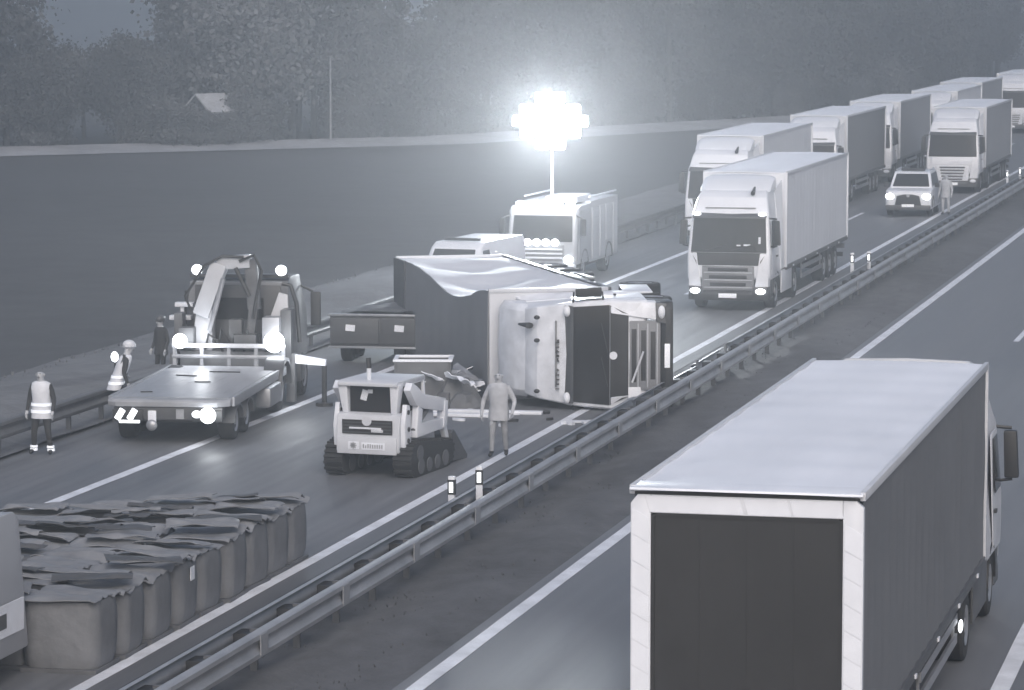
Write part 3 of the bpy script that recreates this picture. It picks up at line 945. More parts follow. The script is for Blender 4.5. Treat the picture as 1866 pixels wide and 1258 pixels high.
for sx in (-1, 1):
    d = part('door', MB().box(sx * FW - .01 * (sx < 0) - .01, sx * FW + .01 * (sx > 0) + .01, .35, 1.85, .7, 2.3), M_fire, fe, bevel=.008)
    part('side_window', MB().hexa([(sx * 1.165 - .012, .42, 1.38), (sx * 1.165 + .012, .42, 1.38), (sx * 1.165 + .012, 1.7, 1.38), (sx * 1.165 - .012, 1.7, 1.38), (sx * 1.165 - .012, .6, 2.15), (sx * 1.165 + .012, .6, 2.15), (sx * 1.165 + .012, 1.7, 2.15), (sx * 1.165 - .012, 1.7, 2.15)]), M_glass, d)
    mi = part('mirror', MB().box(sx * 1.36 - .1, sx * 1.36 + .1, .05, .15, 1.5, 2.05), M_black, fe, bevel=.03)
    part('mirror_arm', MB().tube([(sx * 1.1, .25, 2.15), (sx * 1.34, .1, 2.05)], .022, 6), M_black, mi)
    part('headlight', MB().ball((sx * .9, -.03, .72), (.17, .06, .13)), M_lamp, fe)
    part('roof_beacon', MB().rev([(2.44, .0), (2.45, .17), (2.56, .16), (2.6, .05)], (sx * .85, .5, 0), 'Z', 12), M_dimglow, fe)
    for yy in (1.15, 4.75):
        wheel(fe, sx * .95, yy, .44, .32)
        part('wheel_arch', MB().loft([[(sx * xx, yy + .56 * cos(a), .46 + .56 * sin(a)) for a in [pi * q / 8 for q in range(9)]] + [(sx * xx, yy + .5 * cos(a), .46 + .5 * sin(a)) for a in [pi * q / 8 for q in range(8, -1, -1)]] for xx in (.8, 1.18)]), M_black, fe)
    for i, (ya, yb) in enumerate([(2.2, 3.25), (3.35, 4.15), (4.22, 5.3), (5.38, 6.0)]):
        z0 = 1.08 if i in (2,) else .6
        sh = part('roller_shutter', MB().box(sx * 1.175 - .012, sx * 1.175 + .012, ya, yb, z0, 2.3), M_silver, fe, bevel=.006)
        for q in range(6):
            part('slat', MB().box(sx * 1.19 - .008, sx * 1.19 + .008, ya + .03, yb - .03, z0 + .06 + q * (2.2 - z0) / 6, z0 + .06 + (q + .8) * (2.2 - z0) / 6), M_silver, sh)
part('equipment_body', MB().box(-1.16, 1.16, 2.06, 6.15, .5, 2.52), M_fire, fe, bevel=.03)
part('grille', MB().box(-.75, .75, -.03, .05, .66, 1.2), M_grey, fe, bevel=.02)
for q in range(3):
    part('grille_bar', MB().box(-.7, .7, -.055, -.03, .74 + q * .14, .80 + q * .14), M_white, fe, bevel=.01)
part('bumper', MB().box(-1.12, 1.12, -.12, .2, .32, .58), M_white, fe, bevel=.04)
part('number_plate', MB().box(-.26, .26, -.135, -.122, .38, .5), M_plate, fe)
lb = part('lamp_bar', MB().tube([(-.62, -.08, 1.26), (.62, -.08, 1.26)], .03, 8), M_black, fe)
for q in range(4):
    part('round_lamp', MB().ball((-.46 + q * .31, -.12, 1.28), (.135, .07, .12)), M_lamp, lb)
part('light_bar', MB().box(-.6, .6, .38, .6, 2.45, 2.58), M_dimglow, fe, bevel=.04)
part('roof_box', MB().box(-.2, .9, 1.2, 3.2, 2.5, 2.72), M_pale, fe, bevel=.05)
for sx in (-1, 1):
    part('roof_rail', MB().tube([(sx * 1.1, 2.1, 2.66), (sx * 1.1, 6.1, 2.66)], .035, 8), M_white, fe)
part('chassis', MB().box(-.9, .9, .3, 6.0, .35, .56), M_black, fe)
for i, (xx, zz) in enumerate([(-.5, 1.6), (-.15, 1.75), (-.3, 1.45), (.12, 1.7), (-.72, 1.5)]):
    part('painted_screen_reflection', MB().cbox((xx, .03 + (zz - 1.3) * .235 - .018 + .0, zz), (.1, .012, .1), 0, R(13)), M_refl, fe)  # pale squares painted as reflections in the windscreen
mast = part('lighting_mast', MB().tube([(-.05, 1.6, 2.45), (-.05, 1.6, 3.3)], .06, 8).tube([(-.05, 1.6, 3.3), (-.05, 1.6, 4.15)], .045, 8).tube([(-.05, 1.6, 4.15), (-.05, 1.6, 5.15)], .03, 8), M_white, fe)
part('crossbar', MB().bar((-.5, 1.6, 4.3), (.4, 1.6, 4.3), .06), M_galvd, mast)
for j, n_ in enumerate((2, 4, 5, 4, 2)):  # lamp heads; their number and round outline imitate the lamp's glare
    for i in range(n_):
        part('floodlight', MB().cbox((-.08 + (i - (n_ - 1) / 2) * .52, 1.5 - .015 * j, 4.42 + j * .38), (.5, .2, .36), 0, R(-8)), M_flood, mast, bevel=.09)
part('lamp_frame', MB().bar((-1.3, 1.68, 5.19), (1.15, 1.68, 5.19), .06), M_galvd, mast)
fl = bpy.data.lights.new('floodlight_glow', 'POINT')
fl.energy = 1300
fl.shadow_soft_size = 1.0
fl.color = (.92, .97, 1)
flo = bpy.data.objects.new('floodlight_glow', fl)
COL.objects.link(flo)
flo.location = (-25.1, 109.4, 5.2)
sp = bpy.data.lights.new('floodlight_beam', 'SPOT')      # the lamp heads face down the road, towards the wreck
sp.energy = 23000
sp.spot_size = R(64)
sp.spot_blend = 1.0
sp.shadow_soft_size = 0.6
sp.color = (.92, .97, 1)
spo = bpy.data.objects.new('floodlight_beam', sp)
COL.objects.link(spo)
spo.location = (-25.1, 110.9, 5.2)
spo.rotation_euler = Vector((.22, -.97, .03)).to_track_quat('-Z', 'Y').to_euler()


# ------------------------------------------------------------------ small vehicles
def offroader(X, Y, rot, label):
    r = empty('off_road_car', (X, Y, 0), rot, label, 'car')
    W = .96
    part('body', MB().loft([[(x, y + i, z) for y, z in [(.1, .32), (0, .45), (0, .98), (.12, 1.10), (1.25, 1.18), (4.4, 1.2), (4.5, 1.1), (4.5, .4), (4.4, .32)]] for x, i in [(-W, .12), (-W * .86, 0), (W * .86, 0), (W, .12)]]), M_white, r, bevel=.03)
    part('cabin', MB().loft([[(x * (1 if z < 1.3 else .84), y, z) for y, z in [(1.15, 1.17), (1.75, 1.78), (1.9, 1.83), (4.2, 1.84), (4.42, 1.75), (4.46, 1.17)]] for x in (-.9, -.84, .84, .9)]), M_white, r, bevel=.03)
    part('windscreen', MB().hexa([(-.78, 1.19, 1.22), (.78, 1.19, 1.22), (.78, 1.3, 1.22), (-.78, 1.3, 1.22), (-.66, 1.68, 1.74), (.66, 1.68, 1.74), (.66, 1.8, 1.74), (-.66, 1.8, 1.74)]), M_glass, r, bevel=.01)
    for sx in (-1, 1):
        part('headlight', MB().ball((sx * .76, .03, .86), (.2, .08, .14)), M_lamp, r)
        part('side_window', MB().hexa([(sx * .885 - .012, 1.45, 1.24), (sx * .885 + .012, 1.45, 1.24), (sx * .885 + .012, 4.2, 1.24), (sx * .885 - .012, 4.2, 1.24), (sx * .775 - .012, 1.9, 1.74), (sx * .775 + .012, 1.9, 1.74), (sx * .775 + .012, 4.1, 1.74), (sx * .775 - .012, 4.1, 1.74)]), M_glass, r)
        part('mirror', MB().box(sx * 1.08 - .1, sx * 1.08 + .1, 1.35, 1.45, 1.2, 1.38), M_black, r, bevel=.02)
        for yy in (.95, 3.6):
            wheel(r, sx * .84, yy, .38, .24)
            part('wheel_arch', MB().loft([[(sx * xx, yy + .47 * cos(a), .4 + .47 * sin(a)) for a in [pi * q / 8 for q in range(9)]] + [(sx * xx, yy + .41 * cos(a), .4 + .41 * sin(a)) for a in [pi * q / 8 for q in range(8, -1, -1)]] for xx in (.7, .985)]), M_black, r)
    part('grille', MB().prism([(-.55, .5), (.55, .5), (.48, .88), (.2, .95), (-.2, .95), (-.48, .88)], 'Y', -.03, .04), M_black, r, bevel=.01)
    part('emblem', MB().rev([(-.045, .07), (-.03, .07)], (0, 0, .9), 'Y', 10), M_silver, r)
    part('bumper', MB().box(-.94, .94, -.06, .2, .28, .5), M_darkpaint, r, bevel=.05)
    part('number_plate', MB().box(-.26, .26, -.08, -.062, .42, .54), M_plate, r)
    part('roof_light_bar', MB().box(-.5, .5, 2.0, 2.25, 1.85, 1.95), M_black, r, bevel=.03)
    for sx in (-1, 1):
        part('roof_rail', MB().tube([(sx * .7, 1.95, 1.9), (sx * .7, 4.1, 1.9)], .025, 6), M_pale, r)
    return r


offroader(-17.35, 145.6, R(1), 'small white off-road car with lit headlights standing between the two white lorries')


def panel_van(X, Y, rot, label, stripe=False, dark=False, body=None):
    r = empty('panel_van', (X, Y, 0), rot, label, 'van')
    W, Hh = .97, 2.3
    part('body', MB().loft([[(x * interp(z, [(0, 1), (1.3, 1), (2.3, .88)]), y + i, z) for y, z in [(.15, .35), (0, .5), (.05, .95), (.95, 1.28), (1.55, 2.1), (1.9, 2.27), (5.7, 2.3), (5.85, 2.15), (5.9, .4)]] for x, i in [(-W, .1), (-W * .9, 0), (W * .9, 0), (W, .1)]]), body or M_white, r, bevel=.04)
    part('windscreen', MB().hexa([(-.78, .95, 1.33), (.78, .95, 1.33), (.78, 1.1, 1.33), (-.78, 1.1, 1.33), (-.7, 1.47, 2.05), (.7, 1.47, 2.05), (.7, 1.65, 2.05), (-.7, 1.65, 2.05)]), M_glass, r, bevel=.02)
    for sx in (-1, 1):
        part('headlight', MB().ball((sx * .75, .1, .8), (.16, .08, .13)), M_reflg, r)
        part('side_window', MB().hexa([(sx * .965 - .012, 1.35, 1.35), (sx * .965 + .012, 1.35, 1.35), (sx * .965 + .012, 2.3, 1.35), (sx * .965 - .012, 2.3, 1.35), (sx * .885 - .012, 1.7, 2.0), (sx * .885 + .012, 1.7, 2.0), (sx * .885 + .012, 2.3, 2.0), (sx * .885 - .012, 2.3, 2.0)]), M_glass, r)
        part('mirror', MB().box(sx * 1.12 - .1, sx * 1.12 + .1, 1.3, 1.42, 1.35, 1.65), M_black, r, bevel=.02)
        for yy in (1.1, 4.6):
            wheel(r, sx * .86, yy, .36, .24)
        part('rear_window', MB().box(sx * .42 - .3, sx * .42 + .3, 5.9, 5.92, 1.35, 1.95), M_glass, r)
        if stripe:
            part('side_stripe', MB().box(sx * .972 - .008, sx * .972 + .008, .6, 5.8, .68, 1.12), M_reflg, r)
            part('stripe_mark', MB().box(sx * .984 - .004, sx * .984 + .004, 4.9, 5.15, .8, 1.0), M_darkpaint, r)
    part('bumper', MB().box(-.95, .95, -.08, .2, .3, .58), M_darkpaint, r, bevel=.05)
    part('roof_bar', MB().box(-.62, .62, 2.1, 2.25, 2.3, 2.4), M_black if not stripe else M_white, r, bevel=.02)
    part('number_plate', MB().box(-.26, .26, -.1, -.082, .4, .5), M_plate, r)
    return r


vv = panel_van(-25.55, 98.5, R(-6), 'white van behind the overturned trailer, in front of the fire engine')
vv.scale = (.92, .9, .86)
panel_van(-18.25, 38.1, 0, 'grey white van with a pale side stripe at the left edge before the bags', stripe=True, body=mat('grey van paint', 0.33, 0.4, 0.05, 1.5))


# ------------------------------------------------------------------ compact track loader seen from behind (rear at y=0, forward +Y)
ld = empty('track_loader', (-18.05, 64.0, 0), R(-6), 'white compact track loader seen from behind in front of the overturned lorry', 'loader')
ld.scale = (1, 1, .92)
for sx in (-1, 1):
    def trk(mb):
        prof = [(.05, .10), (.35, .0), (1.95, .0), (2.3, .12), (2.42, .38), (2.25, .56), (.5, .74), (.12, .66), (-.02, .36)]
        mb.prism(prof, 'X', sx * .72 - .2, sx * .72 + .2)
    mb = MB()
    trk(mb)
    tk = part('track', mb, M_rubber, ld, bevel=.04)
    mb = MB()
    pr = [(.05, .10), (.35, .0), (1.95, .0), (2.3, .12), (2.42, .38), (2.25, .56), (.5, .74), (.12, .66), (-.02, .36)]
    for i in range(len(pr)):
        a, b = Vector(pr[i]), Vector(pr[(i + 1) % len(pr)])
        L = (b - a).length
        nn = Vector((b.y - a.y, -(b.x - a.x))).normalized()
        for q in range(max(1, int(L / .11))):
            p_ = a.lerp(b, (q + .5) / max(1, int(L / .11))) + nn * .012
            mb.cbox((sx * .72, p_.x, p_.y), (.38, .05, .05), 0, math.atan2(b.y - a.y, b.x - a.x))
    part('track_lug', mb, M_rubber, tk, kind='stuff')
    for yy, zz, rr in ((.5, .22, .17), (.95, .2, .15), (1.4, .2, .15), (1.85, .22, .17), (.45, .5, .17)):
        part('roller', MB().rev([(-.215, rr), (.215, rr)], (sx * .72, yy, zz), 'X', 14), M_galvd, tk)
part('body', MB().loft([[(x, y, z) for y, z in [(.06, .48), (.0, .56), (.0, .86), (.06, 1.32), (.2, 1.36), (1.9, 1.3), (2.0, .5)]] for x in (-.65, -.62, .62, .65)]), M_pale, ld, bevel=.02)
tg = part('tailgate', MB().box(-.62, .62, -.05, -.003, .5, .86), M_pale, ld, bevel=.02)
part('white_plate', MB().box(-.38, -.16, -.062, -.051, .6, .76), M_reflg, tg)
part('lettered_plate', MB().box(-.1, .38, -.062, -.051, .6, .75), M_refl, tg)
mb = MB()
for i in range(9):
    mb.box(-.07 + i * .048, -.045 + i * .048, -.068, -.0625, .63, .63 + rnd.choice([.06, .08, .09]))
for i in range(4):
    mb.cbox((-.27, -.066, .68), (.14, .006, .025), 0, 0, i * pi / 4)
part('plate_mark', mb, M_metal, tg, kind='stuff')
en = part('engine_grille', MB().box(-.52, .52, -.012, -.001, .92, 1.22), M_black, ld)
for q in range(4):
    part('grille_slat', MB().box(-.5, .5, -.026, -.012, .94 + q * .07, .965 + q * .07), M_darkpaint, en)
part('hood_bar', MB().box(-.36, .3, -.06, -.02, 1.03, 1.07), M_white, ld, bevel=.01)
part('hood_latch', MB().box(.1, .34, -.07, -.02, .97, 1.03), M_pale, ld, bevel=.01)
part('emblem', MB().rev([(-.04, .1), (-.02, .1)], (0, 0, 1.2), 'Y', 14), M_pale, ld)
# cab frame
for sx in (-1, 1):
    part('cab_pillar', MB().hexa([(sx * .50 - .06, .12, 1.34), (sx * .50 + .06, .12, 1.34), (sx * .50 + .06, .3, 1.34), (sx * .50 - .06, .3, 1.34), (sx * .545 - .1, .04, 1.98), (sx * .545 + .1, .04, 1.98), (sx * .545 + .1, .3, 1.98), (sx * .545 - .1, .3, 1.98)]), M_white, ld, bevel=.02)
    part('cab_side_post', MB().bar((sx * .58, .25, 1.95), (sx * .58, 1.45, 1.95), .08).bar((sx * .58, 1.45, 1.95), (sx * .58, 1.6, 1.0), .08), M_white, ld, bevel=.01)
    part('side_mesh', MB().box(sx * .56 - .008, sx * .56 + .008, .3, 1.5, 1.32, 1.92), M_glass, ld)
part('cab_roof', MB().loft([[(x, y, z) for y, z in [(.0, 1.93), (.0, 2.0), (.1, 2.04), (1.5, 2.04), (1.55, 1.93)]] for x in (-.62, -.58, .58, .62)]), M_pale, ld, bevel=.015)
part('rear_window', MB().box(-.48, .48, .22, .24, 1.36, 1.93), M_glass, ld)
part('seat', MB().box(-.25, .25, .32, .45, 1.35, 1.75), M_black, ld, bevel=.05)
part('window_sticker', MB().cbox((-.14, .212, 1.72), (.13, .01, .22), 0, 0, .25).cbox((-.02, .212, 1.8), (.1, .01, .08)), M_reflg, ld)
ex = part('exhaust', MB().tube([(-.08, .3, 2.0), (-.08, .3, 2.28)], .045, 10), M_white, ld)
part('exhaust_tip', MB().tube([(-.08, .3, 2.28), (-.1, .32, 2.5)], .05, 10), M_black, ex)
# lift arms with their open cut-outs
for sx in (-1, 1):
    x0, x1 = sx * .74 - .07, sx * .74 + .07
    part('lift_arm', MB().prism([(.2, 1.85), (.35, 2.0), (.6, 1.9), (1.0, 1.68), (2.2, 1.46), (2.25, 1.2), (1.9, 1.22), (.95, 1.38), (.55, 1.5)], 'X', x0, x1), M_white, ld, bevel=.012)
    part('lower_link', MB().prism([(.6, 1.0), (.68, 1.47), (.92, 1.37), (.86, 1.08), (2.06, 1.04), (2.06, .82), (.6, .80)], 'X', x0 + .004, x1 - .004), M_white, ld, bevel=.012)
    part('arm_end', MB().prism([(2.05, .84), (2.24, .86), (2.3, 1.4), (2.1, 1.42)], 'X', x0 - .01, x1 + .01), M_white, ld, bevel=.012)
    tw = part('arm_tower', MB().prism([(.12, .62), (.3, .45), (.45, .62), (.42, 1.0), (.36, 1.52), (.2, 1.55), (.08, 1.1)], 'X', sx * .70 - .045 + sx * .0, sx * .70 + .045), M_white, ld, bevel=.01)
    for yy, zz in ((.26, 1.38), (.28, 1.02), (.26, .78)):
        part('pivot_pin', MB().rev([(-.065, .05), (.065, .05)], (sx * .70, yy, zz), 'X', 12), M_black, tw)
    part('lift_cylinder', MB().tube([(sx * .72, .6, .95), (sx * .72, 1.5, 1.38)], .05, 10), M_galvd, ld)
    part('side_lamp_box', MB().box(sx * .72 - .1, sx * .72 + .1, 2.32, 2.42, 1.2, 1.55), M_galvd, ld, bevel=.02)
# bucket in front, on the ground
bk = part('bucket', MB().prism([(2.55, .10), (2.5, .62), (2.58, .72), (2.64, .72), (2.58, .6), (2.63, .18), (3.4, .06), (3.4, .0), (2.6, .02)], 'X', -.78, .78), M_darkpaint, ld, bevel=.01)
for sx in (-1, 1):
    part('bucket_side', MB().prism([(2.55, .04), (2.5, .66), (2.62, .72), (3.4, .06), (3.38, .0)], 'X', sx * .8 - .02, sx * .8 + .02), M_darkpaint, bk)
    part('bucket_arm', MB().bar((sx * .7, 2.16, 1.1), (sx * .7, 2.55, .35), .1, .16), M_white, bk, bevel=.01)

# open crate on the road
ct = empty('crate', (-20.25, 76.6, 0), R(12), 'dark open crate with pale rim between the loader and the overturned trailer', 'crate')
part('floor', MB().box(-.62, .62, -.5, .5, .05, .1), M_galvd, ct)
for sx in (-1, 1):
    part('side_wall', MB().box(sx * .62 - .03, sx * .62 + .03, -.5, .5, .05, .95), M_galvd, ct, bevel=.01)
    part('end_wall', MB().box(-.59, .59, sx * .5 - .03, sx * .5 + .03, .05, .95), M_galvd, ct, bevel=.01)
    part('rim', MB().box(-.68, .68, sx * .5 - .05, sx * .5 + .05, .952, 1.01), M_refl, ct, bevel=.01)
    part('rim', MB().box(sx * .63 - .05, sx * .63 + .05, -.44, .44, .952, 1.005), M_reflg, ct, bevel=.01)

# ------------------------------------------------------------------ crane lorry with low deck seen from behind (rear at y=0, forward +Y)
cr = empty('recovery_lorry', (-23.4, 67.7, 0), R(7), 'flat bed recovery lorry with folded loading crane and lit work lamps', 'lorry')
DW = 1.28
part('deck', MB().loft([[(x, y, z) for y, z in [(yr, .80), (yr - .02, .9), (yr + .04, .95), (6.6, .95), (6.6, .80)]] for x, yr in [(-DW, .12), (-1.1, .0), (1.05, .0), (DW, .25)]]), M_deck, cr, bevel=.01)
for i in range(9):
    part('deck_plank', MB().box(-1.2 + i * .268, -1.2 + i * .268 + .264, .3, 6.5, .951, .962), M_deck, cr)
for sx in (-1, 1):
    part('deck_rail', MB().box(sx * (DW + .03) - .03, sx * (DW + .03) + .03, .4, 6.6, .78, .975), M_galv, cr, bevel=.01)
part('rear_beam', MB().box(-1.15, 1.15, .05, .28, .52, .79), M_darkpaint, cr, bevel=.03)
part('chassis', MB().box(-.55, .55, .28, 10.2, .45, .79), M_black, cr)
for sx in (-1, 1):
    lb = part('light_board', MB().box(sx * .84 - .32, sx * .84 + .32, -.02, .045, .5, .74), M_black, cr, bevel=.02)
for q in range(2):
    part('tail_lamp', MB().cbox((-1.0 + q * .26, -.03, .64), (.13, .03, .25), 0, 0, .55), M_dimglow, cr, bevel=.02)
part('plate_light', MB().box(-1.02, -.58, -.04, -.02, .46, .52), M_dimglow, cr, bevel=.01)
part('tail_lamp', MB().ball((.86, -.05, .64), (.17, .06, .17)), M_lamp, cr)
part('tail_lamp', MB().ball((.62, -.04, .66), (.1, .05, .08)), M_dimglow, cr)
part('number_plate', MB().box(-.42, -.24, -.0, .045, .42, .72), M_reflg, cr, bevel=.05)
part('coupling', MB().ball((-.33, -.03, .42), (.12, .07, .12)), M_metal, cr)
part('bracket', MB().box(.18, .34, -.0, .05, .55, .75), M_metal, cr)
for yy in (1.15, 2.35):
    for sx in (-1, 1):
        wheel(cr, sx * 1.06, yy, .40, .34)
    for sx in (-1, 1):
        part('mudguard', MB().loft([[(sx * xx, yy + .50 * cos(a), .4 + .37 * sin(a)) for a in [pi * q / 8 for q in range(9)]] + [(sx * xx, yy + .46 * cos(a), .4 + .33 * sin(a)) for a in [pi * q / 8 for q in range(8, -1, -1)]] for xx in (.86, 1.3)]), M_galvd, cr)
for sx in (-1, 1):
    wheel(cr, sx * 1.12, 6.2, .5, .34)
    wheel(cr, sx * 1.12, 9.3, .5, .34)
    part('fuel_tank', MB().box(sx * 1.35 - .25, sx * 1.35 + .1, 4.0, 5.4, .32, .76), M_metal, cr, bevel=.08)
part('wheel_cover', MB().loft([[(xx, 6.2 + .68 * cos(a), .55 + .66 * sin(a)) for a in [pi * q / 8 for q in range(9)]] + [(xx, 6.2 + .6 * cos(a), .55 + .58 * sin(a)) for a in [pi * q / 8 for q in range(8, -1, -1)]] for xx in (.98, 1.42)]), M_darkpaint, cr)
part('headboard', MB().box(-1.3, 1.3, 6.6, 6.7, 1.36, 1.46), M_pale, cr, bevel=.02)
part('headboard', MB().box(-1.3, 1.3, 6.6, 6.7, 1.12, 1.2), M_metal, cr, bevel=.02)
for q in range(5):
    part('headboard_post', MB().box(-1.28 + q * .625, -1.2 + q * .625, 6.62, 6.69, .95, 1.36), M_metal, cr)
for sx, sz in ((-1, .17), (1, .24)):
    w_ = part('work_lamp', MB().ball((sx * 1.08, 6.48, 1.52), (sz, .1, sz)), M_lamp, cr)
    part('bracket', MB().tube([(sx * 1.08, 6.55, 1.5), (sx * 1.08, 6.66, 1.4)], .04, 6), M_black, w_)
# the crane, folded over between deck and cab
part('crane_base', MB().box(-1.2, 1.25, 7.0, 7.5, .85, 1.25), M_grey, cr, bevel=.04)
part('crane_column', MB().hexa([(-.95, 7.05, 1.25), (-.45, 7.05, 1.25), (-.45, 7.45, 1.25), (-.95, 7.45, 1.25), (-.82, 7.08, 2.2), (-.45, 7.08, 2.2), (-.45, 7.42, 2.2), (-.82, 7.42, 2.2)]), M_silver, cr, bevel=.03)
bo = part('main_boom', MB().bar((-.72, 7.2, 2.05), (-.28, 7.2, 3.25), .42, .38).bar((-.34, 7.2, 3.24), (.42, 7.2, 3.3), .34, .3), M_silver, cr, bevel=.03)
part('boom_ram', MB().tube([(-.5, 7.0, 1.7), (-.18, 7.0, 2.9)], .06, 8), M_metal, bo)
jb = part('jib', MB().bar((.42, 7.2, 3.34), (.5, 7.2, 2.2), .22, .28).bar((.5, 7.15, 2.3), (.42, 7.15, 1.65), .14, .2), M_galvd, cr, bevel=.02)
part('jib_ram', MB().tube([(.1, 7.02, 3.15), (.42, 7.02, 2.5)], .05, 8), M_black, jb)
part('hose', MB().tube([(.2, 7.0, 3.3), (.55, 6.95, 3.45), (.72, 6.95, 3.1), (.6, 6.95, 2.5), (.5, 7, 2.0)], .04, 6), M_black, jb)
part('crane_hook', MB().tube([(.42, 7.15, 1.65), (.42, 7.15, 1.5), (.36, 7.15, 1.42), (.44, 7.15, 1.36)], .04, 6), M_black, jb)
for sx in (-1, 1):
    part('outrigger', MB().box(sx * 1.35 - .1, sx * 1.35 + .1, 7.05, 7.3, .1, 1.2), M_galvd, cr, bevel=.02)
part('outrigger_beam', MB().hexa([(1.3, 7.1, .98), (2.15, 7.1, .92), (2.15, 7.3, .92), (1.3, 7.3, .98), (1.3, 7.1, 1.2), (2.15, 7.1, 1.06), (2.15, 7.3, 1.06), (1.3, 7.3, 1.2)]), M_refl, cr, bevel=.02)
part('outrigger_foot', MB().tube([(2.1, 7.2, .92), (2.1, 7.2, .08)], .06, 8).tube([(2.1, 7.2, .08), (2.1, 7.2, .0)], .2, 10), M_black, cr)
# its cab beyond the crane
part('cab', MB().loft([[(x * s_, y, z) for y, z, s_ in [(7.9, .9, 1), (7.85, 2.0, 1), (7.95, 2.75, .94), (8.4, 2.86, .92), (9.6, 2.82, .92), (10.1, 1.9, 1), (10.15, .9, 1)]] for x in (-1.22, -1.14, 1.14, 1.22)]), M_curtd, cr, bevel=.04)
part('rear_wall', MB().box(-1.0, 1.0, 7.80, 7.838, 1.0, 2.7), M_darkpaint, cr, bevel=.02)
part('rear_window', MB().box(-.6, .6, 7.785, 7.799, 1.9, 2.4), M_glass, cr)
part('roof_lamp_bar', MB().box(-1.15, 1.15, 8.0, 8.2, 2.84, 2.92), M_black, cr)
for sx in (-1, 1):
    part('roof_beacon', MB().ball((sx * .98, 8.0, 3.02), (.13, .1, .12)), M_lamp, cr)
    part('mirror', MB().box(sx * 1.5 - .12, sx * 1.5 + .12, 9.6, 9.7, 1.6, 2.4), M_black, cr, bevel=.03)
    part('mirror_arm', MB().tube([(sx * 1.15, 9.6, 2.55), (sx * 1.45, 9.62, 2.4)], .03, 6), M_black, cr)
    part('cab_step', MB().box(sx * 1.2 - .12, sx * 1.2 + .12, 8.6, 9.1, .4, .92), M_darkpaint, cr, bevel=.03)
part('side_pipe', MB().tube([(1.05, 7.7, 2.75), (1.25, 7.7, 2.7), (1.38, 7.7, 2.3), (1.45, 7.7, 1.4)], .05, 8), M_black, cr)
part('tool_rack', MB().box(-1.42, -1.0, 7.55, 7.8, 2.2, 2.3).box(-1.55, -1.05, 7.55, 7.8, 1.9, 2.0).box(-1.3, -1.22, 7.6, 7.7, 1.2, 2.2), M_white, cr, bevel=.01)

for i, (x_, y_, z_, dx, dy, dz, m_) in enumerate([(-1.0, 6.95, 1.3, .35, .4, .5, M_galvd), (.35, 7.0, 1.3, .5, .4, .35, M_darkpaint), (.95, 7.0, 1.3, .4, .5, .75, M_metal), (.1, 7.1, 1.28, .3, .3, .7, M_darkpaint), (-1.25, 7.3, 1.2, .2, .4, .9, M_galvd), (1.25, 7.3, 1.0, .25, .6, 1.2, M_darkpaint)]):
    part('tool_box', MB().box(x_ - dx / 2, x_ + dx / 2, y_ - dy / 2, y_ + dy / 2, z_, z_ + dz), m_, cr, bevel=.03)
part('side_wing', MB().prism([(.55, 1.3), (1.25, 1.3), (1.2, 2.5), (1.0, 2.55)], 'Y', 7.55, 7.62), M_pale, cr, bevel=.015)
for i in range(5):
    part('hydraulic_hose', MB().tube([(-.6 + .3 * i, 7.0, 1.3), (-.5 + .3 * i, 6.85, 1.65 + .1 * (i % 2)), (-.3 + .25 * i, 6.9, 1.5), (-.2 + .25 * i, 7.0, 1.25)], .03, 6), M_black, cr)
part('hose', MB().tube([(-.9, 7.0, 2.1), (-1.05, 6.95, 2.5), (-.6, 6.95, 3.2), (-.2, 6.98, 3.42), (.3, 6.98, 3.4)], .035, 6), M_black, cr)

# dark open container with two panels
for x_, y_, l_ in ((-.5, 4.4, .5), (.2, 5.2, .7), (.1, 3.2, .35), (-.7, 1.2, .25)):
    part('lashing_strap', MB().cbox((x_, y_, .975), (l_, .06, .02), rnd.uniform(-.3, .3)), M_black, cr)
sk = empty('container', (-23.35, 84.2, -.02), R(4), 'dark container with two small white plates left of the overturned trailer', 'container')
part('body', MB().prism([(0, .45), (0, 1.22), (2.4, 1.22), (2.4, .45)], 'X', -1.35, 1.2), M_darkpaint, sk, bevel=.02)
for xa, xb in ((-1.3, -.08), (.0, 1.15)):
    p_ = part('side_panel', MB().box(xa, xb, -.05, -.002, .52, 1.16), M_darkpaint, sk, bevel=.015)
    part('white_plate', MB().cbox(((xa + xb) / 2 - .12, -.06, .92), (.24, .02, .16), 0, 0, .08), M_refl, p_)
part('top_rim', MB().box(-1.38, 1.23, -.06, .1, 1.222, 1.28), M_metal, sk, bevel=.01)
part('bottom_rim', MB().box(-1.38, 1.23, -.08, .08, .4, .45), M_metal, sk, bevel=.01)
part('load_cover', MB().grid(lambda u, v: (lerp(-1.2, 1.1, u), lerp(.15, 2.3, v), 1.26 + .10 * noise.noise((u * 4, v * 4, 2)) + .1 * sin(pi * u)), 14, 10), M_galvd, sk)
for sx in (-1, 1):
    wheel(sk, sx * 1.0, .6, .38, .28)
    wheel(sk, sx * 1.0, 1.8, .38, .28)


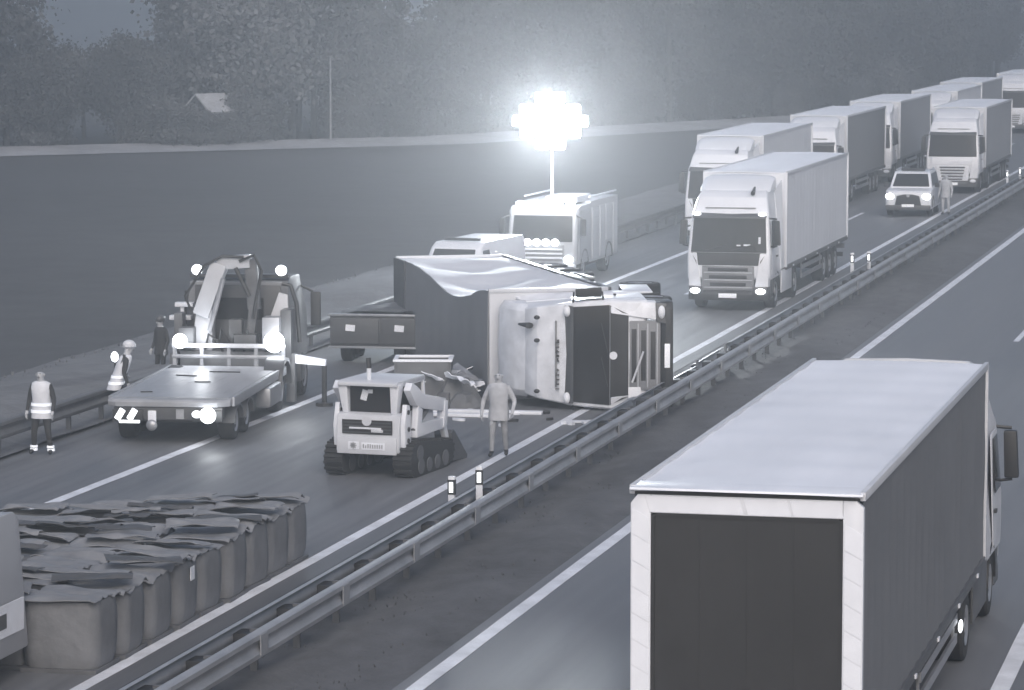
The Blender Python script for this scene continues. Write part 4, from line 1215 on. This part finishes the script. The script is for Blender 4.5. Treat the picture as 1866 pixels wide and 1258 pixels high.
# ------------------------------------------------------------------ the bags at the lower left
def bag_mesh(seed, wx, wy, h):
    r = random.Random(seed)
    o = r.uniform(0, 50)
    mb = MB()
    rings = []
    nz = 9
    for j in range(nz + 1):
        t = j / nz
        z = h * t
        bulge = 1 + .035 * sin(pi * t) - .05 * (1 - min(1, t * 7)) - .02 * max(0, t - .85) / .15
        ring = []
        for k in range(28):
            a = 2 * pi * k / 28
            c, s_ = cos(a), sin(a)
            q = 1 / max(abs(c), abs(s_)) ** .93
            x = c * q * wx / 2 * bulge
            y = s_ * q * wy / 2 * bulge
            d = .02 * noise.noise((x * 3 + o, y * 3, z * 2)) + .012 * noise.noise((x * 9 + o, y * 9, z * 3))
            ring.append((x * (1 + d), y * (1 + d), z + (.03 * noise.noise((x * 2 + o, y * 2, 1)) if j == nz else 0)))
        rings.append(ring)
    mb.loft(rings)
    return mb


def top_sheet(seed, wx, wy, z, amp, fold):
    r = random.Random(seed)
    o = r.uniform(0, 90)

    def f(u, v):
        x = lerp(-wx / 2, wx / 2, u)
        y = lerp(-wy / 2, wy / 2, v)
        q = noise.noise((x * .9 + o, y * 3.6, o)) + .5 * noise.noise((x * 2.2 + o, y * 8, 3))
        e = .02 * noise.noise((x * 4, y * 3 + o, 5))
        edge = -.03 * max(0, abs(u - .5) * 2 - .86) / .14
        return (x + .03 * noise.noise((y * 2 + o, x, 0)), y + .05 * noise.noise((x * 1.5 + o, y, 7)) + e, z + amp * (.5 + q) + edge)
    mb = MB()
    mb.grid(f, 16, 20)
    return mb


bag_protos = []
for i in range(5):
    bag_protos.append((bag_mesh(i, 1.1, .96, .90).mesh('bag', smooth=60), top_sheet(100 + i, 1.12, 1.16, .90, .085, 1).mesh('top_flap', smooth=50, solid=.012), top_sheet(200 + i, 1.15, .5, .99, .07, 1).mesh('top_flap', smooth=50, solid=.012)))
for b in bag_protos:
    b[0].materials.append(M_bag)
    b[1].materials.append(M_sheet)
    b[2].materials.append(M_sheet)
colname = ['nearest the guardrail', 'second from the guardrail', 'third from the guardrail', 'farthest from the guardrail']
rowname = ['first', 'second', 'third', 'fourth', 'fifth', 'sixth', 'seventh', 'eighth', 'ninth']
for ci in range(4):
    for ri in range(9 if ci < 2 else (8 if ci == 2 else 7)):
        x = -16.92 - ci * 1.13 + rnd.uniform(-.05, .05)
        y = 44.75 + ri * 1.165 + rnd.uniform(-.04, .04) + ci * .05
        b = bag_protos[rnd.randrange(5)]
        root = empty('bulk_bag', (x, y, .06), rnd.uniform(-.05, .05) + rnd.choice([0, pi]), 'grey bulk bag, %s in the row %s' % (rowname[ri], colname[ci]), 'bag', 'bulk bags set down beside the guardrail')
        root.scale = (1, 1, rnd.uniform(.95, 1.06))
        link('bag_body', b[0], None, root)
        link('top_flap', b[1], None, root)
        if rnd.random() < .75:
            f_ = link('loose_flap', b[2], None, root)
            f_.location = (rnd.uniform(-.1, .1), rnd.uniform(-.3, .3), rnd.uniform(-.02, .06))
            f_.rotation_euler = (rnd.uniform(-.12, .12), rnd.uniform(-.06, .06), rnd.uniform(-.25, .25))
        part('pallet', MB().box(-.55, .55, -.52, .52, -.058, -.002), M_galvd, root)
        if ci == 0 and ri == 3:
            part('label_sheet', MB().box(-.02 + .3, .16 + .3, -.60, -.585, .52, .70) if False else MB().box(.0, .012, 0, 0.2, 0, .2), M_refl, root, loc=(.59 if cos(root.rotation_euler.z) > 0 else -.605, -.1, .6))
for i in range(34):
    x = rnd.uniform(-20.6, -16.6)
    y = rnd.uniform(44.5, 53.6 if x > -19 else 51.6)
    L, W_ = rnd.uniform(.7, 1.5), rnd.uniform(.12, .4)
    o_ = rnd.uniform(0, 99)
    mb = MB()
    mb.grid(lambda u, v: (lerp(-L / 2, L / 2, u), lerp(-W_ / 2, W_ / 2, v), .05 * noise.noise((u * 3 + o_, v * 2, 0)) + .02 * sin(v * pi)), 12, 5)
    dk = rnd.random() < .55  # the dark strips imitate shaded creases across the bag tops
    t = part('loose_sheet', mb, M_creaseshade if dk else M_sheet, None, solid=.01)
    t.location = (x, y, 1.12 + rnd.uniform(-.02, .05))
    t.rotation_euler = (rnd.uniform(-.25, .25), rnd.uniform(-.08, .08), rnd.gauss(.1, .25))
    tag(t, '%s %s sheet strip on the %s grey bags, %s' % ('long' if L > 1.1 else 'short', 'dark' if dk else 'pale', 'nearest' if y < 47 else ('middle' if y < 50.5 else 'farthest'), 'guardrail side' if x > -18 else ('in the middle' if x > -19.3 else 'lane side')), 'sheet', 'sheets on the bags')

# ------------------------------------------------------------------ spilled load beneath the overturned trailer
spill = [(-20.6, 78.2, .55, 1.3, .5), (-19.9, 77.2, .5, 1.0, .35), (-20.2, 76.4, .5, .9, .2), (-19.4, 76.4, .6, 1.0, .6), (-21.3, 79.3, .5, 1.2, .1), (-19.0, 75.5, .35, .8, .9), (-21.0, 77.0, .4, .9, -.3)]
for i, (x, y, h, L, rz) in enumerate(spill):
    mb = MB()
    o_ = i * 7.3
    rings = []
    for j in range(7):
        t_ = j / 6
        rings.append([(cos(a) * L * .6 * (1 - .55 * t_) * (1 + .35 * noise.noise((cos(a) * 2 + o_, sin(a) * 2, t_ * 2))), sin(a) * L * .5 * (1 - .55 * t_) * (1 + .35 * noise.noise((cos(a) * 2, sin(a) * 2 + o_, t_ * 2))), h * t_ + .08 * noise.noise((cos(a) * 3 + o_, sin(a) * 3, 4)) * t_) for a in [2 * pi * k / 12 for k in range(12)]])
    mb.loft(rings)
    t = part('debris_heap', mb, M_galvd if i % 2 else M_darkpaint, None, smooth=20)
    t.location = (x, y, -.02)
    t.rotation_euler = (0, 0, rz)
    tag(t, 'dark heap of spilled load under the overturned trailer roof', 'debris', 'spilled load')
for i in range(14):
    x, y = rnd.uniform(-21.2, -18.9), rnd.uniform(75.6, 78.6)
    o_ = i * 3.1
    L, W_ = rnd.uniform(.5, 1.1), rnd.uniform(.15, .4)
    mb = MB()
    mb.grid(lambda u, v: (lerp(-L / 2, L / 2, u), lerp(-W_ / 2, W_ / 2, v), .12 * noise.noise((u * 3 + o_, v * 2, 0))), 8, 4)
    t = part('board', mb, M_reflg if i % 3 else M_metal, None, solid=.02)
    t.location = (x, y, .5 + rnd.uniform(-.1, .25))
    t.rotation_euler = (rnd.uniform(-.5, .5), rnd.uniform(-.4, .4), rnd.uniform(-.8, .8))
    tag(t, 'pale broken board among the spilled load', 'board', 'broken boards in the spilled load')
for x, y, L, rz, lab in ((-18.3, 74.6, 2.6, .05, 'long pale plank lying on the road at the roof of the overturned cab'), (-18.6, 73.9, 2.2, -.02, 'long pale plank nearest the person in grey, before the overturned cab')):
    t = part('plank', MB().box(-L / 2, L / 2, -.12, .12, 0, .07), M_reflg, None, bevel=.01)
    t.location = (x, y, .003)
    t.rotation_euler = (0, 0, rz)
    tag(t, lab, 'plank')


for i in range(16):
    x, y = rnd.uniform(-19.6, -15.2), rnd.uniform(72.2, 75.0)
    o_ = rnd.uniform(0, 9)
    q = rnd.uniform(.08, .28)
    mb = MB()
    mb.prism([(q * cos(a) * (1 + .5 * noise.noise((a, o_, 0))), q * .6 * sin(a) * (1 + .5 * noise.noise((a, o_, 4)))) for a in [2 * pi * k / 6 for k in range(6)]], 'Z', 0, rnd.uniform(.02, .07))
    pale = i % 3 != 0
    t = part('broken_piece', mb, M_reflg if pale else M_black, None)
    t.location = (x, y, .004)
    t.rotation_euler = (0, 0, rnd.uniform(0, 6))
    tag(t, '%s broken piece %s' % ('pale' if pale else 'dark', 'on the road left of the person in grey' if x < -17.5 else ('on the road between the person in grey and the wreck' if x < -16.3 else 'beside the guardrail at the wreck')), 'debris', 'broken pieces around the wreck')

# ------------------------------------------------------------------ people
def person(loc, rz, J, top, legs, label, hat=None, vest=None, reflect=False, hair=True, scale=1.0, bands=True):
    """J: joints (x right, y forward, z up), one continuous skinned body"""
    root = empty('person', loc, rz, label, 'person')
    root.scale = (scale,) * 3
    names = list(J.keys())
    edges = [('pelvis', 'belly'), ('belly', 'chest'), ('chest', 'neck'), ('neck', 'chin'), ('chin', 'crown')]
    for s_ in 'lr':
        edges += [('chest', 'sh' + s_), ('sh' + s_, 'el' + s_), ('el' + s_, 'wr' + s_), ('wr' + s_, 'ha' + s_), ('pelvis', 'hip' + s_), ('hip' + s_, 'kn' + s_), ('kn' + s_, 'an' + s_), ('an' + s_, 'to' + s_)]
    rad = dict(pelvis=(.165, .125), belly=(.155, .115), chest=(.185, .125), neck=(.062, .062), chin=(.085, .1), crown=(.085, .1))
    for s_ in 'lr':
        rad.update({'sh' + s_: (.075, .075), 'el' + s_: (.052, .052), 'wr' + s_: (.034, .034), 'ha' + s_: (.038, .03), 'hip' + s_: (.10, .10), 'kn' + s_: (.068, .068), 'an' + s_: (.05, .05), 'to' + s_: (.045, .04)})
    me = bpy.data.meshes.new('body')
    me.from_pydata([J[n] for n in names], [(names.index(a), names.index(b)) for a, b in edges], [])
    tmp = bpy.data.objects.new('tmp', me)
    COL.objects.link(tmp)
    tmp.modifiers.new('skin', 'SKIN')
    for i, n in enumerate(names):
        v = me.skin_vertices[0].data[i]
        v.radius = rad[n]
        v.use_root = (n == 'pelvis')
    sb = tmp.modifiers.new('sub', 'SUBSURF')
    sb.levels = 2
    dg = bpy.context.evaluated_depsgraph_get()
    ev = tmp.evaluated_get(dg)
    me2 = bpy.data.meshes.new_from_object(ev)
    bpy.data.objects.remove(tmp)
    # fingers: five on each hand, joined to the palm
    bm = bmesh.new()
    bm.from_mesh(me2)
    fb = MB()
    for s_ in 'lr':
        w_, h_ = Vector(J['wr' + s_]), Vector(J['ha' + s_])
        d = (h_ - w_).normalized()
        side = d.cross(Vector((1 if s_ == 'r' else -1, 0, 0.01))).normalized()
        fl_ = Vector((0, 0, 0)) + d.cross(side).normalized() * (1 if s_ == 'r' else -1)
        for q, L in enumerate((.068, .078, .073, .058)):
            b0 = h_ + side * (q - 1.5) * .019 + d * .012
            fb.tube([b0 - d * .02, b0 + d * L * .5 + fl_ * .004, b0 + d * L + fl_ * .025], [.0095, .0088, .0065], 6)
        b0 = h_ - d * .03 + side * -.034
        fb.tube([b0, b0 + (d * .6 - side).normalized() * .035, b0 + (d * 1.0 - side * .4).normalized() * .065], [.0115, .010, .007], 6)
    n0 = len(bm.verts)
    vv = [bm.verts.new(v) for v in fb.v]
    for f in fb.f:
        bm.faces.new([vv[i] for i in f])
    bm.to_mesh(me2)
    bm.free()
    me2.materials.clear()
    for m_ in (top, legs, M_skin, M_boot, hat or M_hair):
        me2.materials.append(m_)
    hipz = (J['hipl'][2] + J['hipr'][2]) / 2 + .03
    hv = [Vector(J['ha' + s_]) for s_ in 'lr']
    chin = Vector(J['chin'])
    crown = Vector(J['crown'])
    pel, chs = Vector(J['pelvis']), Vector(J['chest'])
    for p in me2.polygons:
        c = p.center
        p.use_smooth = True
        fr = c - pel
        along = fr.dot((chs - pel).normalized())
        if (c - chin).length < .16 or (c - crown).length < .15:
            p.material_index = 2
            if (c - chin).dot((crown - chin).normalized()) > .10 or ((c - chin).y < -.03 and c.z > chin.z - .02):
                p.material_index = 4
        elif min((c - h).length for h in hv) < .10:
            p.material_index = 2
        elif c.z < .13:
            p.material_index = 3
        elif along < -.02 and min((c - h).length for h in hv) > .25:
            near_arm = min((c - Vector(J[k])).length for k in ('ell', 'elr', 'wrl', 'wrr'))
            p.material_index = 0 if near_arm < .14 else 1
        else:
            p.material_index = 0
    link('body', me2, None, root)
    # face: eyes, nose, ears
    f = Vector((0, 1, 0))
    up = (crown - chin).normalized()
    hc = chin.lerp(crown, .45)
    face = MB()
    face.ball(tuple(hc + f * .105 - up * .02), (.014, .022, .022), 6, 5)
    for sx in (-1, 1):
        face.ball(tuple(hc + Vector((sx * .088, 0, 0)) - up * .01), (.014, .025, .034), 6, 5)
    part('face_feature', face, M_skin, root)
    eyes = MB()
    for sx in (-1, 1):
        eyes.ball(tuple(hc + Vector((sx * .034, .094, 0)) + up * .02), (.014, .008, .009), 6, 5)
    eyes.box(hc.x - .025, hc.x + .025, hc.y + .085, hc.y + .097, hc.z - .065, hc.z - .056)
    part('eye', eyes, M_hair, root)
    if hat:
        part('helmet', MB().ball(tuple(crown + up * .015 - f * .01), (.125, .145, .11), 14, 8).rev([(-.01, .15), (.005, .155)], tuple(crown - up * .02), 'Z', 16), hat, root)
    ax = (chs - pel).normalized()
    if vest:
        rings = []
        for t_, a, b in [(-.20, .222, .17), (-.12, .215, .165), (.0, .205, .155), (.14, .19, .15), (.28, .205, .155), (.42, .225, .15), (.50, .20, .12), (.54, .12, .08)]:
            c = pel + ax * t_ * (chs - pel).length / .36
            rings.append([tuple(c + Vector((a * cos(q), b * sin(q), 0)) * (1 + .07 * noise.noise((cos(q) * 2 + loc[0], sin(q) * 2, t_ * 9)))) for q in [2 * pi * k / 20 for k in range(20)]])
        vs_ = part('vest' if bands else 'jacket', MB().loft(rings, cap=False), vest, root, solid=.012)
        if bands:
            for t_, a, b in [(-.06, .225, .175), (.075, .217, .167)]:
                c = pel + ax * t_ * (chs - pel).length / .36
                part('reflective_band', MB().loft([[tuple(c + ax * dz + Vector((a * cos(q), b * sin(q), 0))) for q in [2 * pi * k / 20 for k in range(20)]] for dz in (-.028, .028)], cap=False), M_glowband, vs_, solid=.006)
    if reflect:
        for s_ in 'lr':
            k_, a_ = Vector(J['kn' + s_]), Vector(J['an' + s_])
            for t_ in (.82, .98):
                c = k_.lerp(a_, t_)
                part('leg_band', MB().tube([tuple(c + Vector((0, 0, .022))), tuple(c - Vector((0, 0, .022)))], .078, 12), M_glowband, root)
    return root


M_glowband = mat('reflective band with added glow', 0.95, 0.35, emit=0.35)  # weak emission imitates lamplight thrown back by the bands


def stand(dx=0.0, lean=0.0, armw=.0, stride=0.0, arms=None, fw=0.0):
    J = dict(pelvis=(0, 0, .95), belly=(0, .02 + lean * .3, 1.1), chest=(0, .01 + lean * .8, 1.32), neck=(0, .02 + lean * 1.1, 1.50), chin=(0, .05 + lean * 1.3, 1.60), crown=(0, .03 + lean * 1.5, 1.70))
    for s_, sx in (('l', -1), ('r', 1)):
        J['hip' + s_] = (sx * .10, 0, .88)
        J['kn' + s_] = (sx * (.12 + dx * .5), .04 + sx * stride * .45, .49)
        J['an' + s_] = (sx * (.13 + dx), sx * stride - .02, .09)
        J['to' + s_] = (sx * (.15 + dx * 1.1), sx * stride + .14, .045)
        J['sh' + s_] = (sx * .19, .0 + lean, 1.40)
        J['el' + s_] = (sx * (.27 + armw), -.02 + lean * .7, 1.12)
        J['wr' + s_] = (sx * (.28 + armw * 1.1), .1 + lean * .5, .88)
        J['ha' + s_] = (sx * (.28 + armw * 1.1), .13 + lean * .5, .81)
    return J


J = stand(dx=.06, armw=.0)
person((-25.42, 65.75, 0), R(178), J, M_cloth, M_cloth, 'worker in pale high visibility vest standing at the shoulder edge left of the recovery lorry', hat=None, vest=M_vest, reflect=True)
J = stand(lean=.16)
J['ell'] = (-.36, .15, 1.15)
J['wrl'] = (-.5, .3, 1.0)
J['hal'] = (-.55, .33, .95)
person((-25.68, 71.0, 0), R(-60), J, M_cloth, M_cloth, 'worker in pale vest leaning at the left side of the recovery lorry deck', vest=M_vest, hat=M_helmet)
person((-27.9, 80.3, -.15), R(150), stand(), M_cloth, M_cloth, 'dark clothed person standing on the bank beyond the recovery lorry', hat=M_darkpaint, scale=.9, vest=M_cloth, bands=False)
J = stand(armw=.05, stride=.13, dx=.0)
J['ell'] = (-.33, .0, 1.13)
J['wrl'] = (-.30, .14, .93)
J['hal'] = (-.28, .19, .87)
person((-16.3, 67.6, 0), R(185), J, M_clothg, mat('darker grey cloth', .26, .85, .15, 6), 'person in grey clothes on the edge line in front of the overturned lorry', vest=M_clothg, bands=False)
person((-15.95, 147.4, 0), R(170), stand(), M_clothg, M_clothg, 'person in light grey clothes standing beside the small off-road car', vest=M_clothg, bands=False)
# small traffic lamp left of the second worker
t = empty('warning_lamp', (-27.4, 75.6, .15), 0, 'small bright warning lamp on a stick at the bank left of the recovery lorry', 'lamp')
part('stick', MB().tube([(0, 0, -.2), (0, 0, .72)], .025, 6), M_black, t)
part('lens', MB().ball((0, -.02, .8), (.09, .06, .12)), M_lamp, t)
for x, y, z, lab in ((-25.6, 76.6, 1.15, 'upper small bright lamp left of the crane'), ):
    t = empty('warning_lamp', (x, y, 0), 0, lab, 'lamp')
    part('stick', MB().tube([(0, 0, 0), (0, 0, z)], .025, 6), M_black, t)
    part('lens', MB().ball((0, -.02, z + .08), (.08, .06, .08)), M_lamp, t)

# work lamps really light the scene
for nm, loc, e in (('work_lamp_glow', (-22.45, 74.2, 1.55), 60), ('work_lamp_glow', (-24.75, 74.0, 1.5), 30), ('work_lamp_glow', (-22.2, 67.4, .7), 15)):
    d = bpy.data.lights.new(nm, 'POINT')
    d.energy = e
    d.shadow_soft_size = .15
    d.color = (.93, .97, 1)
    o = bpy.data.objects.new(nm, d)
    COL.objects.link(o)
    o.location = loc

# ------------------------------------------------------------------ haze
hz = MB().box(-600, 600, -180, 800, -1.2, 19).mesh('haze', smooth=0)
hm = bpy.data.materials.new('haze')
hm.use_nodes = True
nt = hm.node_tree
nt.nodes.clear()
pv = nt.nodes.new('ShaderNodeVolumePrincipled')
pv.inputs['Color'].default_value = (.93, .96, 1.0, 1)
pv.inputs['Density'].default_value = 0.0027
pv.inputs['Anisotropy'].default_value = 0.55
mo = nt.nodes.new('ShaderNodeOutputMaterial')
nt.links.new(pv.outputs[0], mo.inputs['Volume'])
hz.materials.append(hm)
o = bpy.data.objects.new('haze', hz)
COL.objects.link(o)
o['kind'] = 'stuff'
